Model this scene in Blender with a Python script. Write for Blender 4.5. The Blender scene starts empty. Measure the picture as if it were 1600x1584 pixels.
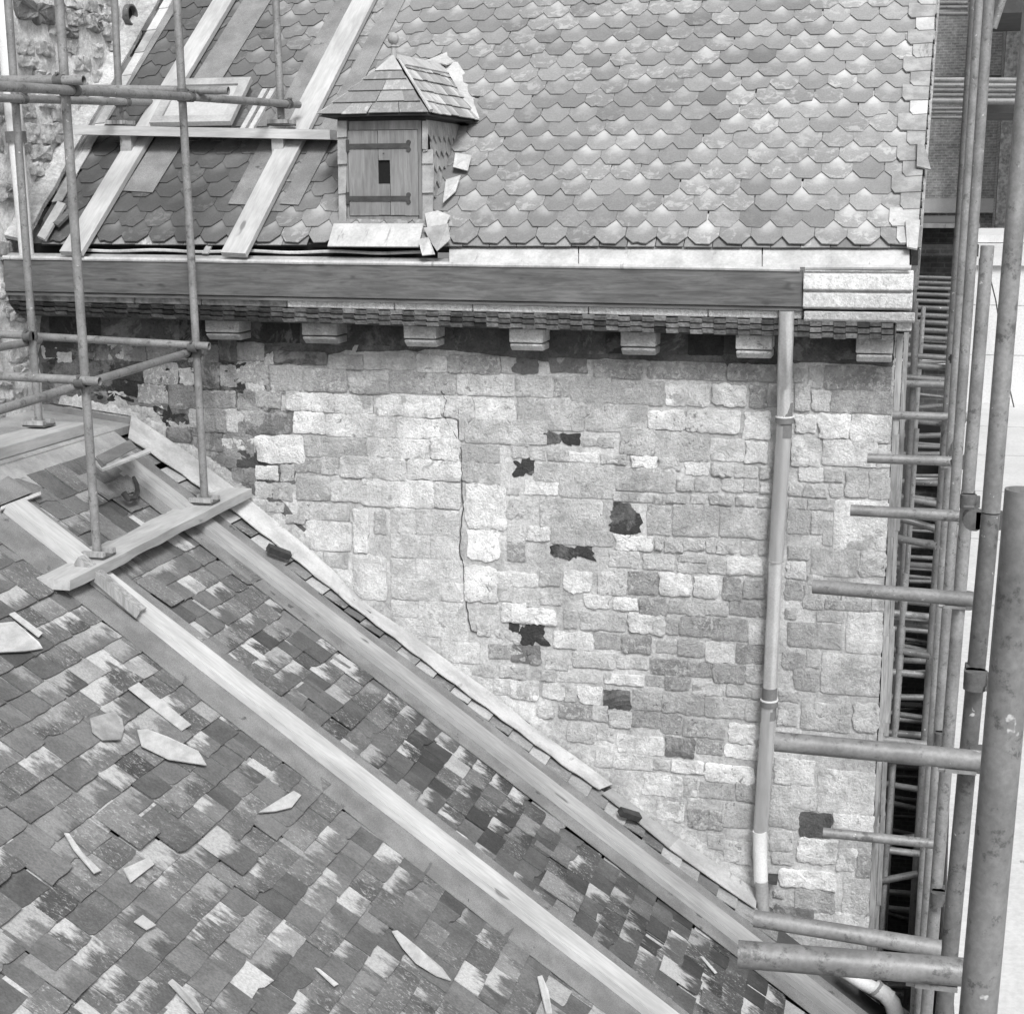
import bpy, math, random
from mathutils import Vector, Matrix, noise as mnoise
random.seed(7)
rnd = random.random
def U(a, b): return a + (b - a) * random.random()
def clamp(x, a, b): return max(a, min(b, x))

# ------------------------------------------------------------------ camera, sky, sun, exposure
scene = bpy.context.scene
col = scene.collection
H = 15.0                                   # camera height above the ground
F = 2350.0
TH, PS, RO = math.radians(11.8), math.radians(14.2), math.radians(0.25)
CAM = Vector((0, 0, H))
f_ = Vector((-math.sin(PS)*math.cos(TH), math.cos(PS)*math.cos(TH), -math.sin(TH)))
r0 = Vector((math.cos(PS), math.sin(PS), 0)); u0 = r0.cross(f_)
R_ = r0*math.cos(RO) - u0*math.sin(RO); U_ = u0*math.cos(RO) + r0*math.sin(RO)
cd = bpy.data.cameras.new('camera'); cam = bpy.data.objects.new('camera', cd); col.objects.link(cam)
cd.sensor_fit = 'HORIZONTAL'; cd.sensor_width = 36; cd.lens = 36*F/1600
cd.clip_start = 0.05; cd.clip_end = 2000
M = Matrix((R_, U_, -f_)).transposed().to_4x4(); M.translation = CAM
cam.matrix_world = M
scene.camera = cam

SUN_EL, SUN_AZ = math.radians(46), math.radians(154)   # azimuth clockwise from +Y
w = bpy.data.worlds.new('World'); scene.world = w; w.use_nodes = True
nt = w.node_tree; nt.nodes.clear()
out = nt.nodes.new('ShaderNodeOutputWorld'); bg = nt.nodes.new('ShaderNodeBackground')
sky = nt.nodes.new('ShaderNodeTexSky'); sky.sky_type = 'NISHITA'; sky.sun_disc = False
sky.sun_elevation = SUN_EL; sky.sun_rotation = SUN_AZ; sky.dust_density = 4.0; sky.air_density = 1.0
bw = nt.nodes.new('ShaderNodeRGBToBW')     # black-and-white photograph: neutral sky light
nt.links.new(sky.outputs[0], bw.inputs[0]); nt.links.new(bw.outputs[0], bg.inputs[0]); bg.inputs[1].default_value = 0.075
nt.links.new(bg.outputs[0], out.inputs[0])
sd = bpy.data.lights.new('sun', 'SUN'); sun = bpy.data.objects.new('sun', sd); col.objects.link(sun)
sd.energy = 1.5; sd.angle = math.radians(18); sd.color = (1, 1, 1)
sv = Vector((math.sin(SUN_AZ)*math.cos(SUN_EL), math.cos(SUN_AZ)*math.cos(SUN_EL), math.sin(SUN_EL)))
sun.rotation_euler = sv.to_track_quat('Z', 'Y').to_euler()
sun.location = (0, 0, 40)
vs = scene.view_settings
vs.view_transform = 'Standard'; vs.look = 'None'; vs.gamma = 1; vs.exposure = 1.12; vs.use_curve_mapping = False
scene.render.engine = 'CYCLES'
scene.cycles.max_bounces = 5; scene.cycles.diffuse_bounces = 3; scene.cycles.glossy_bounces = 2

# ------------------------------------------------------------------ pixel -> place
def ray(x, y): return f_ + R_*((x-800)/F) - U_*((y-792)/F)
def onY(x, y, Y): d = ray(x, y); return CAM + d*(Y/d.y)
def onX(x, y, X): d = ray(x, y); return CAM + d*(X/d.x)
def onZ(x, y, Z): d = ray(x, y); return CAM + d*((Z)/d.z)          # Z relative to the camera
def onP(x, y, p, n): d = ray(x, y); return CAM + d*((p-CAM).dot(n)/d.dot(n))
def byw(x, y, wpx): return CAM + ray(x, y)*(F*0.0483/wpx)
def proj(P):
    q = Vector(P) - CAM; z = q.dot(f_)
    return 800 + F*q.dot(R_)/z, 792 - F*q.dot(U_)/z, z
YW = 9.0                                                            # facade plane
# lower roof plane: wall line of the flashing x the horizontal Y direction
LA = onY(205, 660, YW); LB = onY(1185, 1410, YW)
ldv = (LB-LA).normalized(); lu = Vector((0, -1, 0)); ln = lu.cross(ldv)
if ln.z < 0: ln = -ln
def LP(u, v, h=0.0): return LA + lu*u + ldv*v + ln*h
def Luv(x, y, h=0.0):
    P = onP(x, y, LA+ln*h, ln) - LA
    return P.dot(lu), P.dot(ldv)
# upper roof plane
PH = math.radians(40)
UA = onY(800, 383, 8.75); UA = Vector((0, UA.y, UA.z))
ue = Vector((0, math.cos(PH), math.sin(PH))); un = Vector((0, -math.sin(PH), math.cos(PH)))
def UP(x, v, h=0.0): return UA + Vector((x, 0, 0)) + ue*v + un*h
def Uxv(x, y, h=0.0):
    P = onP(x, y, UA+un*h, un) - UA
    return P.x, P.dot(ue)

# ------------------------------------------------------------------ materials
def G(v): return (v, v, v, 1)
class NM:
    def __init__(s, name):
        s.m = bpy.data.materials.new(name); s.m.use_nodes = True
        s.t = s.m.node_tree; s.b = s.t.nodes['Principled BSDF']
        s.b.inputs['Specular IOR Level'].default_value = 0.25
        s.oi = None
    def n(s, ty, **k):
        q = s.t.nodes.new(ty)
        for a, v in k.items(): setattr(q, a, v)
        return q
    def l(s, a, b): s.t.links.new(a, b)
    def val(s, sock, v):
        if hasattr(v, 'is_linked') or hasattr(v, 'links'): s.l(v, sock)
        else: sock.default_value = v
    def math(s, op, a, b=0.0, c=None, cl=False):
        q = s.n('ShaderNodeMath', operation=op); q.use_clamp = cl
        s.val(q.inputs[0], a); s.val(q.inputs[1], b)
        if c is not None: s.val(q.inputs[2], c)
        return q.outputs[0]
    def ramp(s, x, a, b, lo=0.0, hi=1.0, smooth=True):
        q = s.n('ShaderNodeMapRange'); q.clamp = True
        if smooth: q.interpolation_type = 'SMOOTHSTEP'
        s.val(q.inputs[0], x)
        for i, v in enumerate((a, b, lo, hi)): s.val(q.inputs[1+i], v)
        return q.outputs[0]
    def rand(s):
        if s.oi is None: s.oi = s.n('ShaderNodeObjectInfo')
        return s.oi.outputs['Random']
    def tone(s):
        s.rand(); q = s.n('ShaderNodeSeparateColor'); s.l(s.oi.outputs['Color'], q.inputs[0])
        return q.outputs[0]
    def vec(s, kind='Object', scale=(1, 1, 1), off=None):
        tc = s.n('ShaderNodeTexCoord'); mp = s.n('ShaderNodeMapping')
        s.l(tc.outputs[kind], mp.inputs[0]); mp.inputs['Scale'].default_value = scale
        if off is not None:
            cx = s.n('ShaderNodeCombineXYZ'); k = s.math('MULTIPLY', off, 97.0)
            for i in range(3): s.l(k, cx.inputs[i])
            s.l(cx.outputs[0], mp.inputs['Location'])
        return mp.outputs[0]
    def wpos(s, scale=(1, 1, 1)):
        g = s.n('ShaderNodeNewGeometry'); mp = s.n('ShaderNodeMapping')
        s.l(g.outputs['Position'], mp.inputs[0]); mp.inputs['Scale'].default_value = scale
        return mp.outputs[0]
    def noise(s, v, sc, det=4.0, ro=0.6, dist=0.0):
        q = s.n('ShaderNodeTexNoise'); s.l(v, q.inputs['Vector'])
        q.inputs['Scale'].default_value = sc; q.inputs['Detail'].default_value = det
        q.inputs['Roughness'].default_value = ro; q.inputs['Distortion'].default_value = dist
        return q.outputs[0]
    def mix(s, a, b, f):      # scalar lerp a->b by f
        q = s.n('ShaderNodeMix'); q.data_type = 'FLOAT'
        s.val(q.inputs[0], f); s.val(q.inputs[2], a); s.val(q.inputs[3], b)
        return q.outputs[0]
    def done(s, c, rough=0.85, bump=None, bs=0.3, bd=0.01, metal=0.0):
        cc = s.n('ShaderNodeCombineColor')
        for i in range(3): s.val(cc.inputs[i], c)
        s.l(cc.outputs[0], s.b.inputs['Base Color'])
        s.val(s.b.inputs['Roughness'], rough); s.b.inputs['Metallic'].default_value = metal
        if bump is not None:
            q = s.n('ShaderNodeBump'); q.inputs['Strength'].default_value = bs; q.inputs['Distance'].default_value = bd
            s.l(bump, q.inputs['Height']); s.l(q.outputs[0], s.b.inputs['Normal'])
        return s.m

def m_stone():
    q = NM('limestone'); v = q.wpos(); t = q.tone()
    n1 = q.noise(v, 7, 6, .7); n2 = q.noise(v, 70, 4, .75); n3 = q.noise(v, 21, 7, .78, .8); n4 = q.noise(v, 3.1, 5, .7, .5)
    c = q.math('MULTIPLY', t, q.ramp(n1, .28, .72, .70, 1.14))
    c = q.math('MULTIPLY', c, q.ramp(n2, .28, .72, .80, 1.12))
    pits = q.ramp(n3, .56, .63)                        # pitted dark specks, more on weathered stones
    amt = q.ramp(q.noise(v, 2.3, 4), .40, .62, .10, .9)
    c = q.mix(c, q.math('MULTIPLY', c, .30), q.math('MULTIPLY', pits, amt))
    mott = q.math('MULTIPLY', q.ramp(q.noise(v, 30, 7, .8, .5), .50, .60), q.math('MULTIPLY', q.ramp(t, .55, .38), q.ramp(t, .27, .34)))
    c = q.mix(c, .66, q.math('MULTIPLY', mott, .75))                                   # pale lichen flecks on the grey rubble
    smear = q.math('MULTIPLY', q.ramp(q.math('ADD', n4, q.ramp(t, .5, .75, .04, -.03)), .55, .61), q.math('MULTIPLY', q.ramp(n1, .36, .6, .35, .95), q.ramp(t, .08, .25, .35, 1.0)))      # mortar smeared over the faces
    c = q.mix(c, q.ramp(n2, .3, .7, .33, .46), smear)
    c = q.math('MULTIPLY', c, q.ramp(q.noise(q.wpos((1, 1, .45)), 1.6, 6, .7, .4), .34, .60, .80, 1.06))   # broad run-off staining
    hgt = q.math('ADD', q.math('MULTIPLY', n3, -1.0), q.math('MULTIPLY', n2, .6))
    return q.done(c, .94, hgt, 1.0, .022)
def m_mortar(name, base, var=.25):
    q = NM(name); v = q.wpos()
    n1 = q.noise(v, 3.2, 5, .65); n2 = q.noise(v, 38, 5, .75); n3 = q.noise(v, 120, 3, .7)
    c = q.math('MULTIPLY', q.ramp(n1, .3, .7, base*(1-var), base*(1+var)), q.ramp(n2, .3, .72, .72, 1.2))
    c = q.math('MULTIPLY', c, q.ramp(n3, .3, .7, .88, 1.1))
    return q.done(c, .95, q.math('ADD', n2, q.math('MULTIPLY', n3, .4)), .8, .014)
def uvlocal(q):
    u = q.n('ShaderNodeUVMap'); s = q.n('ShaderNodeSeparateXYZ'); q.l(u.outputs[0], s.inputs[0])
    return u.outputs[0], s.outputs[0], s.outputs[1]
def tone_rand(q, joined):
    if joined:
        a = q.n('ShaderNodeAttribute'); a.attribute_name = 'tone'
        s = q.n('ShaderNodeSeparateColor'); q.l(a.outputs['Color'], s.inputs[0])
        return s.outputs[0], s.outputs[1]
    return q.tone(), q.rand()
def off_vec(q, uvs, r, sc):
    cx = q.n('ShaderNodeCombineXYZ')
    q.l(q.math('MULTIPLY', r, 61.0), cx.inputs[0]); q.l(q.math('MULTIPLY', r, 37.0), cx.inputs[1]); q.l(q.math('MULTIPLY', r, 17.0), cx.inputs[2])
    mp = q.n('ShaderNodeMapping'); q.l(uvs, mp.inputs[0]); q.l(cx.outputs[0], mp.inputs['Location']); mp.inputs['Scale'].default_value = sc
    return mp.outputs[0]
def m_scale(joined):
    # scale-shaped slates: grey, pale lichen where the neighbours above let the rain run
    q = NM('scale_slate_joined' if joined else 'scale_slate'); uvs, x, y = uvlocal(q); t, r = tone_rand(q, joined)
    v = off_vec(q, uvs, r, (1, 1, 1))
    n1 = q.noise(v, 14, 4, .6); n2 = q.noise(v, 90, 5, .8); n3 = q.noise(v, 17, 7, .72, .5)
    wv = q.math('ADD', y, q.math('MULTIPLY', q.math('SUBTRACT', n1, .5), .12))
    pk = q.ramp(wv, .055, .185)                                          # towards the upper tip of the exposed part
    side = q.ramp(q.math('ABSOLUTE', q.math('ADD', x, q.math('MULTIPLY', q.math('SUBTRACT', n3, .5), .10))), .08, .012)
    st = q.ramp(r, .10, .9, .15, .95)
    c = q.math('MULTIPLY', t, q.ramp(n2, .3, .7, .82, 1.12))
    c = q.mix(c, q.math('MULTIPLY', t, 1.9), q.math('MULTIPLY', q.math('MULTIPLY', pk, side), st))
    lich = q.math('MULTIPLY', q.ramp(n3, .50, .60), q.ramp(q.math('FRACT', q.math('MULTIPLY', r, 7.3)), .25, .9, .1, .85))
    c = q.mix(c, q.math('MINIMUM', q.math('MULTIPLY', t, 1.6), .7), lich)
    c = q.math('MINIMUM', c, .78)
    return q.done(c, .75, n2, .25, .006)
def m_slate(joined):
    # rectangular riven slates: dark, washed pale streaks running down the slope
    q = NM('riven_slate_joined' if joined else 'riven_slate'); uvs, x, y = uvlocal(q); t, r = tone_rand(q, joined)
    v = off_vec(q, uvs, r, (1, .2, 1)); v2 = off_vec(q, uvs, r, (1, .6, 1))
    n1 = q.noise(v, 62, 6, .75, .3); n2 = q.noise(v2, 110, 5, .8); n3 = q.noise(v2, 9, 3, .6)
    dirt = q.math('FRACT', q.math('MULTIPLY', r, 5.77))
    grad = q.math('ADD', q.math('MULTIPLY', y, 4.0), q.math('ADD', q.math('MULTIPLY', q.math('SUBTRACT', n3, .5), 1.5), q.math('MULTIPLY', q.math('SUBTRACT', q.math('FRACT', q.math('MULTIPLY', r, 3.7)), .5), .55)))  # paler to the head
    st = q.ramp(q.math('ADD', n1, grad), .18, .52)
    amt = q.ramp(dirt, .28, .85, 0.05, .95)
    c = q.math('MULTIPLY', t, q.ramp(n2, .28, .72, .70, 1.28))
    c = q.math('MULTIPLY', c, q.ramp(n3, .3, .7, .85, 1.15))
    pale = q.math('MULTIPLY', q.ramp(n2, .3, .7, .33, .56), q.ramp(dirt, .5, 1.0, .75, 1.1))
    c = q.mix(c, pale, q.math('MULTIPLY', st, amt))
    spk = q.math('MULTIPLY', q.ramp(q.noise(v2, 130, 3, .7), .60, .66), q.ramp(n3, .5, .62))
    c = q.mix(c, .42, q.math('MULTIPLY', spk, q.ramp(dirt, .2, .6, .1, .8)))
    fl = q.math('MULTIPLY', q.ramp(q.noise(off_vec(q, uvs, r, (1, .45, 1)), 75, 6, .8, .6), .555, .60), q.ramp(q.math('FRACT', q.math('MULTIPLY', r, 11.3)), .35, .75))
    c = q.mix(c, .42, q.math('MULTIPLY', fl, .7))                                      # flaked pale skin
    return q.done(c, .72, q.math('ADD', n1, q.math('MULTIPLY', n2, .5)), .3, .006)
def m_wood(name, base, axis=0, knots=True, grainy=.25):
    q = NM(name); sc = [1, 1, 1]; sc[axis] = .09
    tc = q.n('ShaderNodeTexCoord'); mp = q.n('ShaderNodeMapping'); q.l(tc.outputs['Object'], mp.inputs[0]); mp.inputs['Scale'].default_value = sc
    cx = q.n('ShaderNodeCombineXYZ'); k = q.math('MULTIPLY', q.rand(), 41.0)
    for i in range(3): q.l(k, cx.inputs[i])
    q.l(cx.outputs[0], mp.inputs['Location'])
    sc2 = [1, 1, 1]; sc2[axis] = .35
    mp2 = q.n('ShaderNodeMapping'); q.l(tc.outputs['Object'], mp2.inputs[0]); mp2.inputs['Scale'].default_value = sc2
    q.l(cx.outputs[0], mp2.inputs['Location'])
    n1 = q.noise(mp.outputs[0], 45, 5, .7, .6); n2 = q.noise(mp2.outputs[0], 6, 4, .6); n3 = q.noise(mp2.outputs[0], 11, 2, .4)
    c = q.math('MULTIPLY', q.ramp(n1, .28, .72, base*(1-grainy), base*(1+grainy)), q.ramp(n2, .3, .7, .82, 1.14))
    if knots: c = q.mix(c, base*.42, q.ramp(n3, .70, .76))
    return q.done(c, .85, n1, .3, .004)
def m_tube(name, base):
    q = NM(name); v = q.vec('Object', (1, 1, 1), q.rand())
    n1 = q.noise(v, 7, 4, .6); n2 = q.noise(v, 70, 4, .7); n3 = q.noise(v, 22, 5, .75)
    c = q.math('MULTIPLY', q.ramp(n1, .3, .7, base*.82, base*1.15), q.ramp(n2, .3, .7, .85, 1.12))
    c = q.mix(c, base*.35, q.math('MULTIPLY', q.ramp(n3, .55, .66), .75))
    c = q.mix(c, .7, q.math('MULTIPLY', q.ramp(q.noise(v, 31, 3, .6), .68, .74), .6))
    return q.done(c, q.ramp(n1, .3, .7, .42, .62), n2, .15, .002, .25)
def m_flat(name, base, rough=.8, var=.18, sc=5, metal=0.0, bs=.2, stretch=(1, 1, 1)):
    q = NM(name); v = q.wpos(stretch)
    n1 = q.noise(v, sc, 5, .65); n2 = q.noise(v, sc*14, 4, .7)
    c = q.math('MULTIPLY', q.ramp(n1, .3, .7, base*(1-var), base*(1+var)), q.ramp(n2, .3, .7, .9, 1.08))
    return q.done(c, rough, n2, bs, .004, metal)
def m_lead(name, base):
    q = NM(name); v = q.wpos((1, 1, .3)); v2 = q.wpos()
    n1 = q.noise(v, 5, 5, .65); n2 = q.noise(v2, 60, 4, .7); n3 = q.noise(q.wpos((1, .2, .12)), 13, 5, .75)
    c = q.math('MULTIPLY', q.ramp(n1, .3, .7, base*.78, base*1.18), q.ramp(n2, .3, .7, .88, 1.08))
    c = q.mix(c, base*.42, q.math('MULTIPLY', q.ramp(n3, .60, .70), .75))          # run-off streaks
    return q.done(c, .6, q.math('ADD', n1, q.math('MULTIPLY', n2, .3)), .35, .01)
def m_felt():
    q = NM('mineral_felt'); v = q.wpos(); n1 = q.noise(v, 5, 4); n2 = q.noise(v, 260, 2, .6)
    c = q.math('MULTIPLY', q.ramp(n1, .3, .7, .16, .24), q.ramp(n2, .3, .7, .7, 1.3))
    c = q.mix(c, .06, q.math('MULTIPLY', q.ramp(q.noise(v, 9, 4, .6), .66, .72), .8))
    return q.done(c, .95, n2, .3, .003)
def m_brick(name, a, b, mo):
    q = NM(name); g = q.n('ShaderNodeNewGeometry'); s = q.n('ShaderNodeSeparateXYZ'); q.l(g.outputs['Position'], s.inputs[0])
    cx = q.n('ShaderNodeCombineXYZ'); q.l(q.math('ADD', s.outputs[0], s.outputs[1]), cx.inputs[0]); q.l(s.outputs[2], cx.inputs[1])
    t = q.n('ShaderNodeTexBrick'); q.l(cx.outputs[0], t.inputs['Vector'])
    t.inputs['Scale'].default_value = 1.0; t.inputs['Brick Width'].default_value = .24; t.inputs['Row Height'].default_value = .085
    t.inputs['Mortar Size'].default_value = .012; t.inputs['Color1'].default_value = G(a); t.inputs['Color2'].default_value = G(b); t.inputs['Mortar'].default_value = G(mo)
    sp = q.n('ShaderNodeSeparateColor'); q.l(t.outputs[0], sp.inputs[0])
    n = q.noise(cx.outputs[0], 1.2, 5, .7); n2 = q.noise(cx.outputs[0], 9, 4, .7)
    c = q.math('MULTIPLY', q.math('MULTIPLY', sp.outputs[0], q.ramp(n, .3, .7, .7, 1.25)), q.ramp(n2, .3, .7, .75, 1.2))
    return q.done(c, .95)
def m_zinc():
    q = NM('dark_zinc'); v = q.wpos((1, 1, .2)); n1 = q.noise(v, 9, 4)
    q.b.inputs['Specular IOR Level'].default_value = .9; q.b.inputs['IOR'].default_value = 1.9
    return q.done(q.ramp(n1, .3, .7, .26, .36), .2)
MT = dict(
    stone=m_stone(), mortar=m_mortar('lime_mortar', .46, .30), mortard=m_mortar('dark_mortar', .11, .5), rubble=m_mortar('rubble_mortar', .74, .16),
    scale=m_scale(False), scaleJ=m_scale(True), slate=m_slate(False), slateJ=m_slate(True),
    board=m_wood('weathered_board', .115, 0, True, .32), plank=m_wood('pale_plank_y', .40, 1, True, .12), plankx=m_wood('pale_plank_x', .45, 0, True, .14),
    beam=m_wood('fresh_batten', .47, 1, True, .14), beam2=m_wood('grey_batten', .33, 1, True, .14), door=m_wood('hatch_wood', .20, 2, False, .22), post=m_wood('split_timber', .30, 2, True, .35),
    tube=m_tube('galvanised_tube', .235), tube2=m_tube('dark_tube', .14), tube3=m_tube('worn_tube', .20), clamp=m_flat('rusty_clamp', .10, .7, .3, 20),
    leadw=m_lead('bleached_lead', .50), lead=m_lead('weathered_lead', .46), leadg=m_lead('grey_lead', .34), leadd=m_flat('dark_lead', .16, .6, .2, 6),
    zinc=m_flat('zinc_pipe', .62, .33, .08, 6, .6, .05), zincd=m_zinc(), iron=m_flat('black_iron', .05, .6, .3, 15), felt=m_felt(),
    brick=m_brick('far_brick', .46, .34, .56), brickd=m_brick('dark_brick', .08, .05, .09), white=m_flat('white_panel', .60, .7, .03, 2), coping=m_flat('pale_coping', .56, .8, .08, 3),
    dark=m_flat('dark_void', .012, .95, .2, 3), deck=m_flat('roof_boarding', .07, .9, .2, 4), ground=m_mortar('paved_ground', .16), terr=m_flat('pale_terrace', .55, .85, .06, 1.5),
    glass=m_flat('skylight_glass', .42, .3, .06, 4), tile=m_flat('cornice_tile', .20, .85, .5, 16), corb=m_mortar('corbel_stone', .62, .12),
    corn=m_mortar('cornice_stone', .60, .14), pvc=m_flat('white_pipe', .66, .45, .06, 6), loose=m_flat('fresh_slate_face', .44, .7, .18, 9, 0, .3, (1, 1, 3)), looseg=m_flat('grey_slate_face', .30, .7, .25, 9),
    scallop=m_flat('mossy_slate', .06, .9, .4, 12), bricksoft=m_flat('dark_stonework', .08, .95, .5, 9))

# ------------------------------------------------------------------ mesh and object helpers
class MB:
    def __init__(s): s.v = []; s.f = []; s.uv = None; s.tone = None
    def add(s, vs, fs):
        o = len(s.v); s.v += [Vector(p) for p in vs]; s.f += [tuple(i+o for i in q) for q in fs]
    def box8(s, p):      # p: 8 points, bottom 4 then top 4
        s.add(p, [(3, 2, 1, 0), (4, 5, 6, 7), (0, 1, 5, 4), (1, 2, 6, 5), (2, 3, 7, 6), (3, 0, 4, 7)])
    def box(s, a, b):
        (x0, y0, z0), (x1, y1, z1) = a, b
        s.box8([(x0, y0, z0), (x1, y0, z0), (x1, y1, z0), (x0, y1, z0), (x0, y0, z1), (x1, y0, z1), (x1, y1, z1), (x0, y1, z1)])
    def obox(s, c, ex, ey, ez, sx, sy, sz):
        p = []
        for dz in (-.5, .5):
            for dx, dy in ((-.5, -.5), (.5, -.5), (.5, .5), (-.5, .5)): p.append(c + ex*(dx*sx) + ey*(dy*sy) + ez*(dz*sz))
        s.box8(p)
    def prism(s, poly, ext):
        n = len(poly); a = [Vector(p) for p in poly]; e = Vector(ext)
        s.add(a + [p+e for p in a], [tuple(range(n))[::-1], tuple(range(n, 2*n))] + [(i, (i+1) % n, n+(i+1) % n, n+i) for i in range(n)])
    def tube(s, path, r, seg=14, hollow=True, caps=True, r1=None):
        path = [Vector(p) for p in path]; rings = []; prev = None
        for i, p in enumerate(path):
            d = (path[min(i+1, len(path)-1)] - path[max(i-1, 0)]).normalized()
            a = d.orthogonal().normalized() if prev is None else (prev - d*prev.dot(d)).normalized()
            prev = a; b = d.cross(a); rr = r if r1 is None else r + (r1-r)*i/(len(path)-1)
            rings.append(([p + (a*math.cos(t)+b*math.sin(t))*rr for t in [2*math.pi*k/seg for k in range(seg)]], d, p, a, b, rr))
        o = len(s.v)
        for g in rings: s.v += g[0]
        for i in range(len(rings)-1):
            for k in range(seg):
                k2 = (k+1) % seg
                s.f.append((o+i*seg+k, o+i*seg+k2, o+(i+1)*seg+k2, o+(i+1)*seg+k))
        if not caps: return
        for idx, sg in ((0, 1), (len(rings)-1, -1)):
            ring, d, p, a, b, rr = rings[idx]; base = o + idx*seg
            if not hollow:
                s.f.append(tuple(base+k for k in range(seg))[::sg*-1]); continue
            q = len(s.v); ri = rr*.84
            for dep in (0, .12):
                for k in range(seg):
                    t = 2*math.pi*k/seg; s.v.append(p + d*(sg*dep) + (a*math.cos(t)+b*math.sin(t))*ri)
            for k in range(seg):
                k2 = (k+1) % seg
                s.f.append((base+k, base+k2, q+k2, q+k)); s.f.append((q+k, q+k2, q+seg+k2, q+seg+k))
            s.f.append(tuple(q+seg+k for k in range(seg)))
    def mesh(s, name, smooth=False, origin=(0, 0, 0)):
        o = Vector(origin); me = bpy.data.meshes.new(name)
        me.from_pydata([p-o for p in s.v], [], s.f); me.validate(); me.update()
        if smooth:
            me.polygons.foreach_set('use_smooth', [True]*len(me.polygons))
            try: me.set_sharp_from_angle(angle=math.radians(40))
            except Exception: pass
        return me
WL = {}
def wl(o): return WL.get(o.name, Vector((0, 0, 0))) if o else Vector((0, 0, 0))
def obj(name, me, mat, parent=None, loc=(0, 0, 0), rot=None, scale=None, tone=None):
    o = bpy.data.objects.new(name, me); col.objects.link(o)
    if me is not None and len(me.materials) == 0 and mat is not None: me.materials.append(MT[mat])
    loc = Vector(loc); o.location = loc - wl(parent); WL[o.name] = loc
    if parent is not None: o.parent = parent
    if rot is not None: o.rotation_euler = rot.to_euler() if hasattr(rot, 'to_euler') else rot
    if scale is not None: o.scale = scale
    if tone is not None: o.color = (tone, tone, tone, 1)
    return o
def part(name, mb, mat, parent=None, smooth=False, tone=None):
    c = sum(mb.v, Vector((0, 0, 0)))/len(mb.v)
    return obj(name, mb.mesh(name, smooth, c), mat, parent, c, tone=tone)
def tag(o, label, cat, group=None, kind=None):
    if label: o['label'] = label
    if cat: o['category'] = cat
    if group: o['group'] = group
    if kind: o['kind'] = kind
    return o
def thing(name, loc, label, cat, group=None):
    o = bpy.data.objects.new(name, None); col.objects.link(o); o.empty_display_size = .2
    o.location = loc; WL[o.name] = Vector(loc); return tag(o, label, cat, group)
def struct(name, mb, mat):
    o = part(name, mb, mat); o['kind'] = 'structure'; return o
def bevel(o, wdt, seg=1):
    m = o.modifiers.new('bevel', 'BEVEL'); m.width = wdt; m.segments = seg; m.limit_method = 'ANGLE'; m.angle_limit = math.radians(40)
    return o

# ------------------------------------------------------------------ ground, terrace and far background
g = MB(); g.box((-400, -300, -1.0), (400, 600, 0)); struct('ground', g, 'ground')
TZ = H - 4.0
g = MB(); g.prism([(.40, -4, .002), (60, -4, .002), (60, 30, .002), (1.35, 30, .002), (.46, 8.6, .002)], (0, 0, TZ)); struct('terrace', g, 'terr')
for i in range(7):
    g = MB(); g.box((.9, 9+i*3.0, TZ+.001), (20, 9.03+i*3.0, TZ+.006)); o = struct('paving_joint', g, 'leadg')
# white panelled wall closing the terrace
wp = thing('panelled_wall', (6, 30.3, TZ), 'white panelled wall with pale coping slabs behind the terrace', 'wall')
for j, (a, b) in enumerate(((0, .93), (.935, 1.87), (1.875, 2.62))):
    for i in range(3):
        m = MB(); m.box((.45+i*3.2, 30.0+.004*j, TZ+a+.004), (.45+i*3.2+3.19, 30.3, TZ+b)); part('panel', m, 'white', wp)
for a in (.93, 1.87):
    m = MB(); m.box((.45, 30.02, TZ+a-.02), (10, 30.05, TZ+a+.03)); part('joint_strip', m, 'iron', wp)
for i in range(9):
    m = MB(); z = TZ+2.62; x = .42+i*.55
    m.prism([(x, 29.9, z), (x+.535, 29.9, z), (x+.535+.5, 34.0+U(-.3, .3), z+.02), (x+.5, 34.0, z+.02)], (0, 0, .13+U(0, .03))); part('coping_slab', m, 'coping', wp)
for i in range(6):
    m = MB(); z = TZ+2.9; x = .6+i*.9
    m.prism([(x, 34.5, z), (x+.85, 34.5, z), (x+1.3, 40, z+.02), (x+.5, 40, z+.02)], (0, 0, .16)); part('coping_slab', m, 'coping', wp)
m = MB(); m.box((.42, 34.35, TZ), (10, 42, TZ+2.885)); part('core', m, 'coping', wp)
m = MB(); m.tube([onY(1545, 425, 29.6), onY(1556, 470, 29.6), onY(1576, 600, 29.6), onY(1600, 705, 29.6)], .012, 6); tag(part('cable', m, 'iron'), 'thin slack cable hanging in front of the white panelled wall', 'cable')

def far_building(name, x0, x1, Y, zt, mat, label, piers, bands, windows):
    b = thing(name, ((x0+x1)/2, Y, 0), label, 'building')
    m = MB(); m.box((x0, Y, 0), (x1, Y+8, zt)); part('wall', m, mat, b)
    for (a, c, mt, pr) in piers:
        m = MB(); m.box((a, Y-pr, 0), (c, Y-.003, zt-.02)); part('pier', m, mt, b)
    for (z0, z1, mt) in bands:
        m = MB(); m.box((x0-.05, Y-.5, z0), (x1+.05, Y-.005, z1)); part('floor_band', m, mt, b)
    for (a, c, z0, z1) in windows:
        m = MB(); m.box((a, Y-.06, z0), (c, Y-.008, z1)); wdw = part('window', m, 'dark', b)
        m = MB(); m.box((a-.12, Y-.12, z0-.15), (c+.12, Y-.062, z0)); part('sill', m, 'coping', wdw)
    return b
far_building('brick_building', .75, 3.55, 52, H+9, 'brick', 'tall brick building with stone piers seen past the roof verge', [(2.05, 2.32, 'bricksoft', .5), (.55, .74, 'brickd', .4)], [(H-.7, H-.25, 'coping'), (H+3.4, H+3.55, 'brickd')], [])
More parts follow.
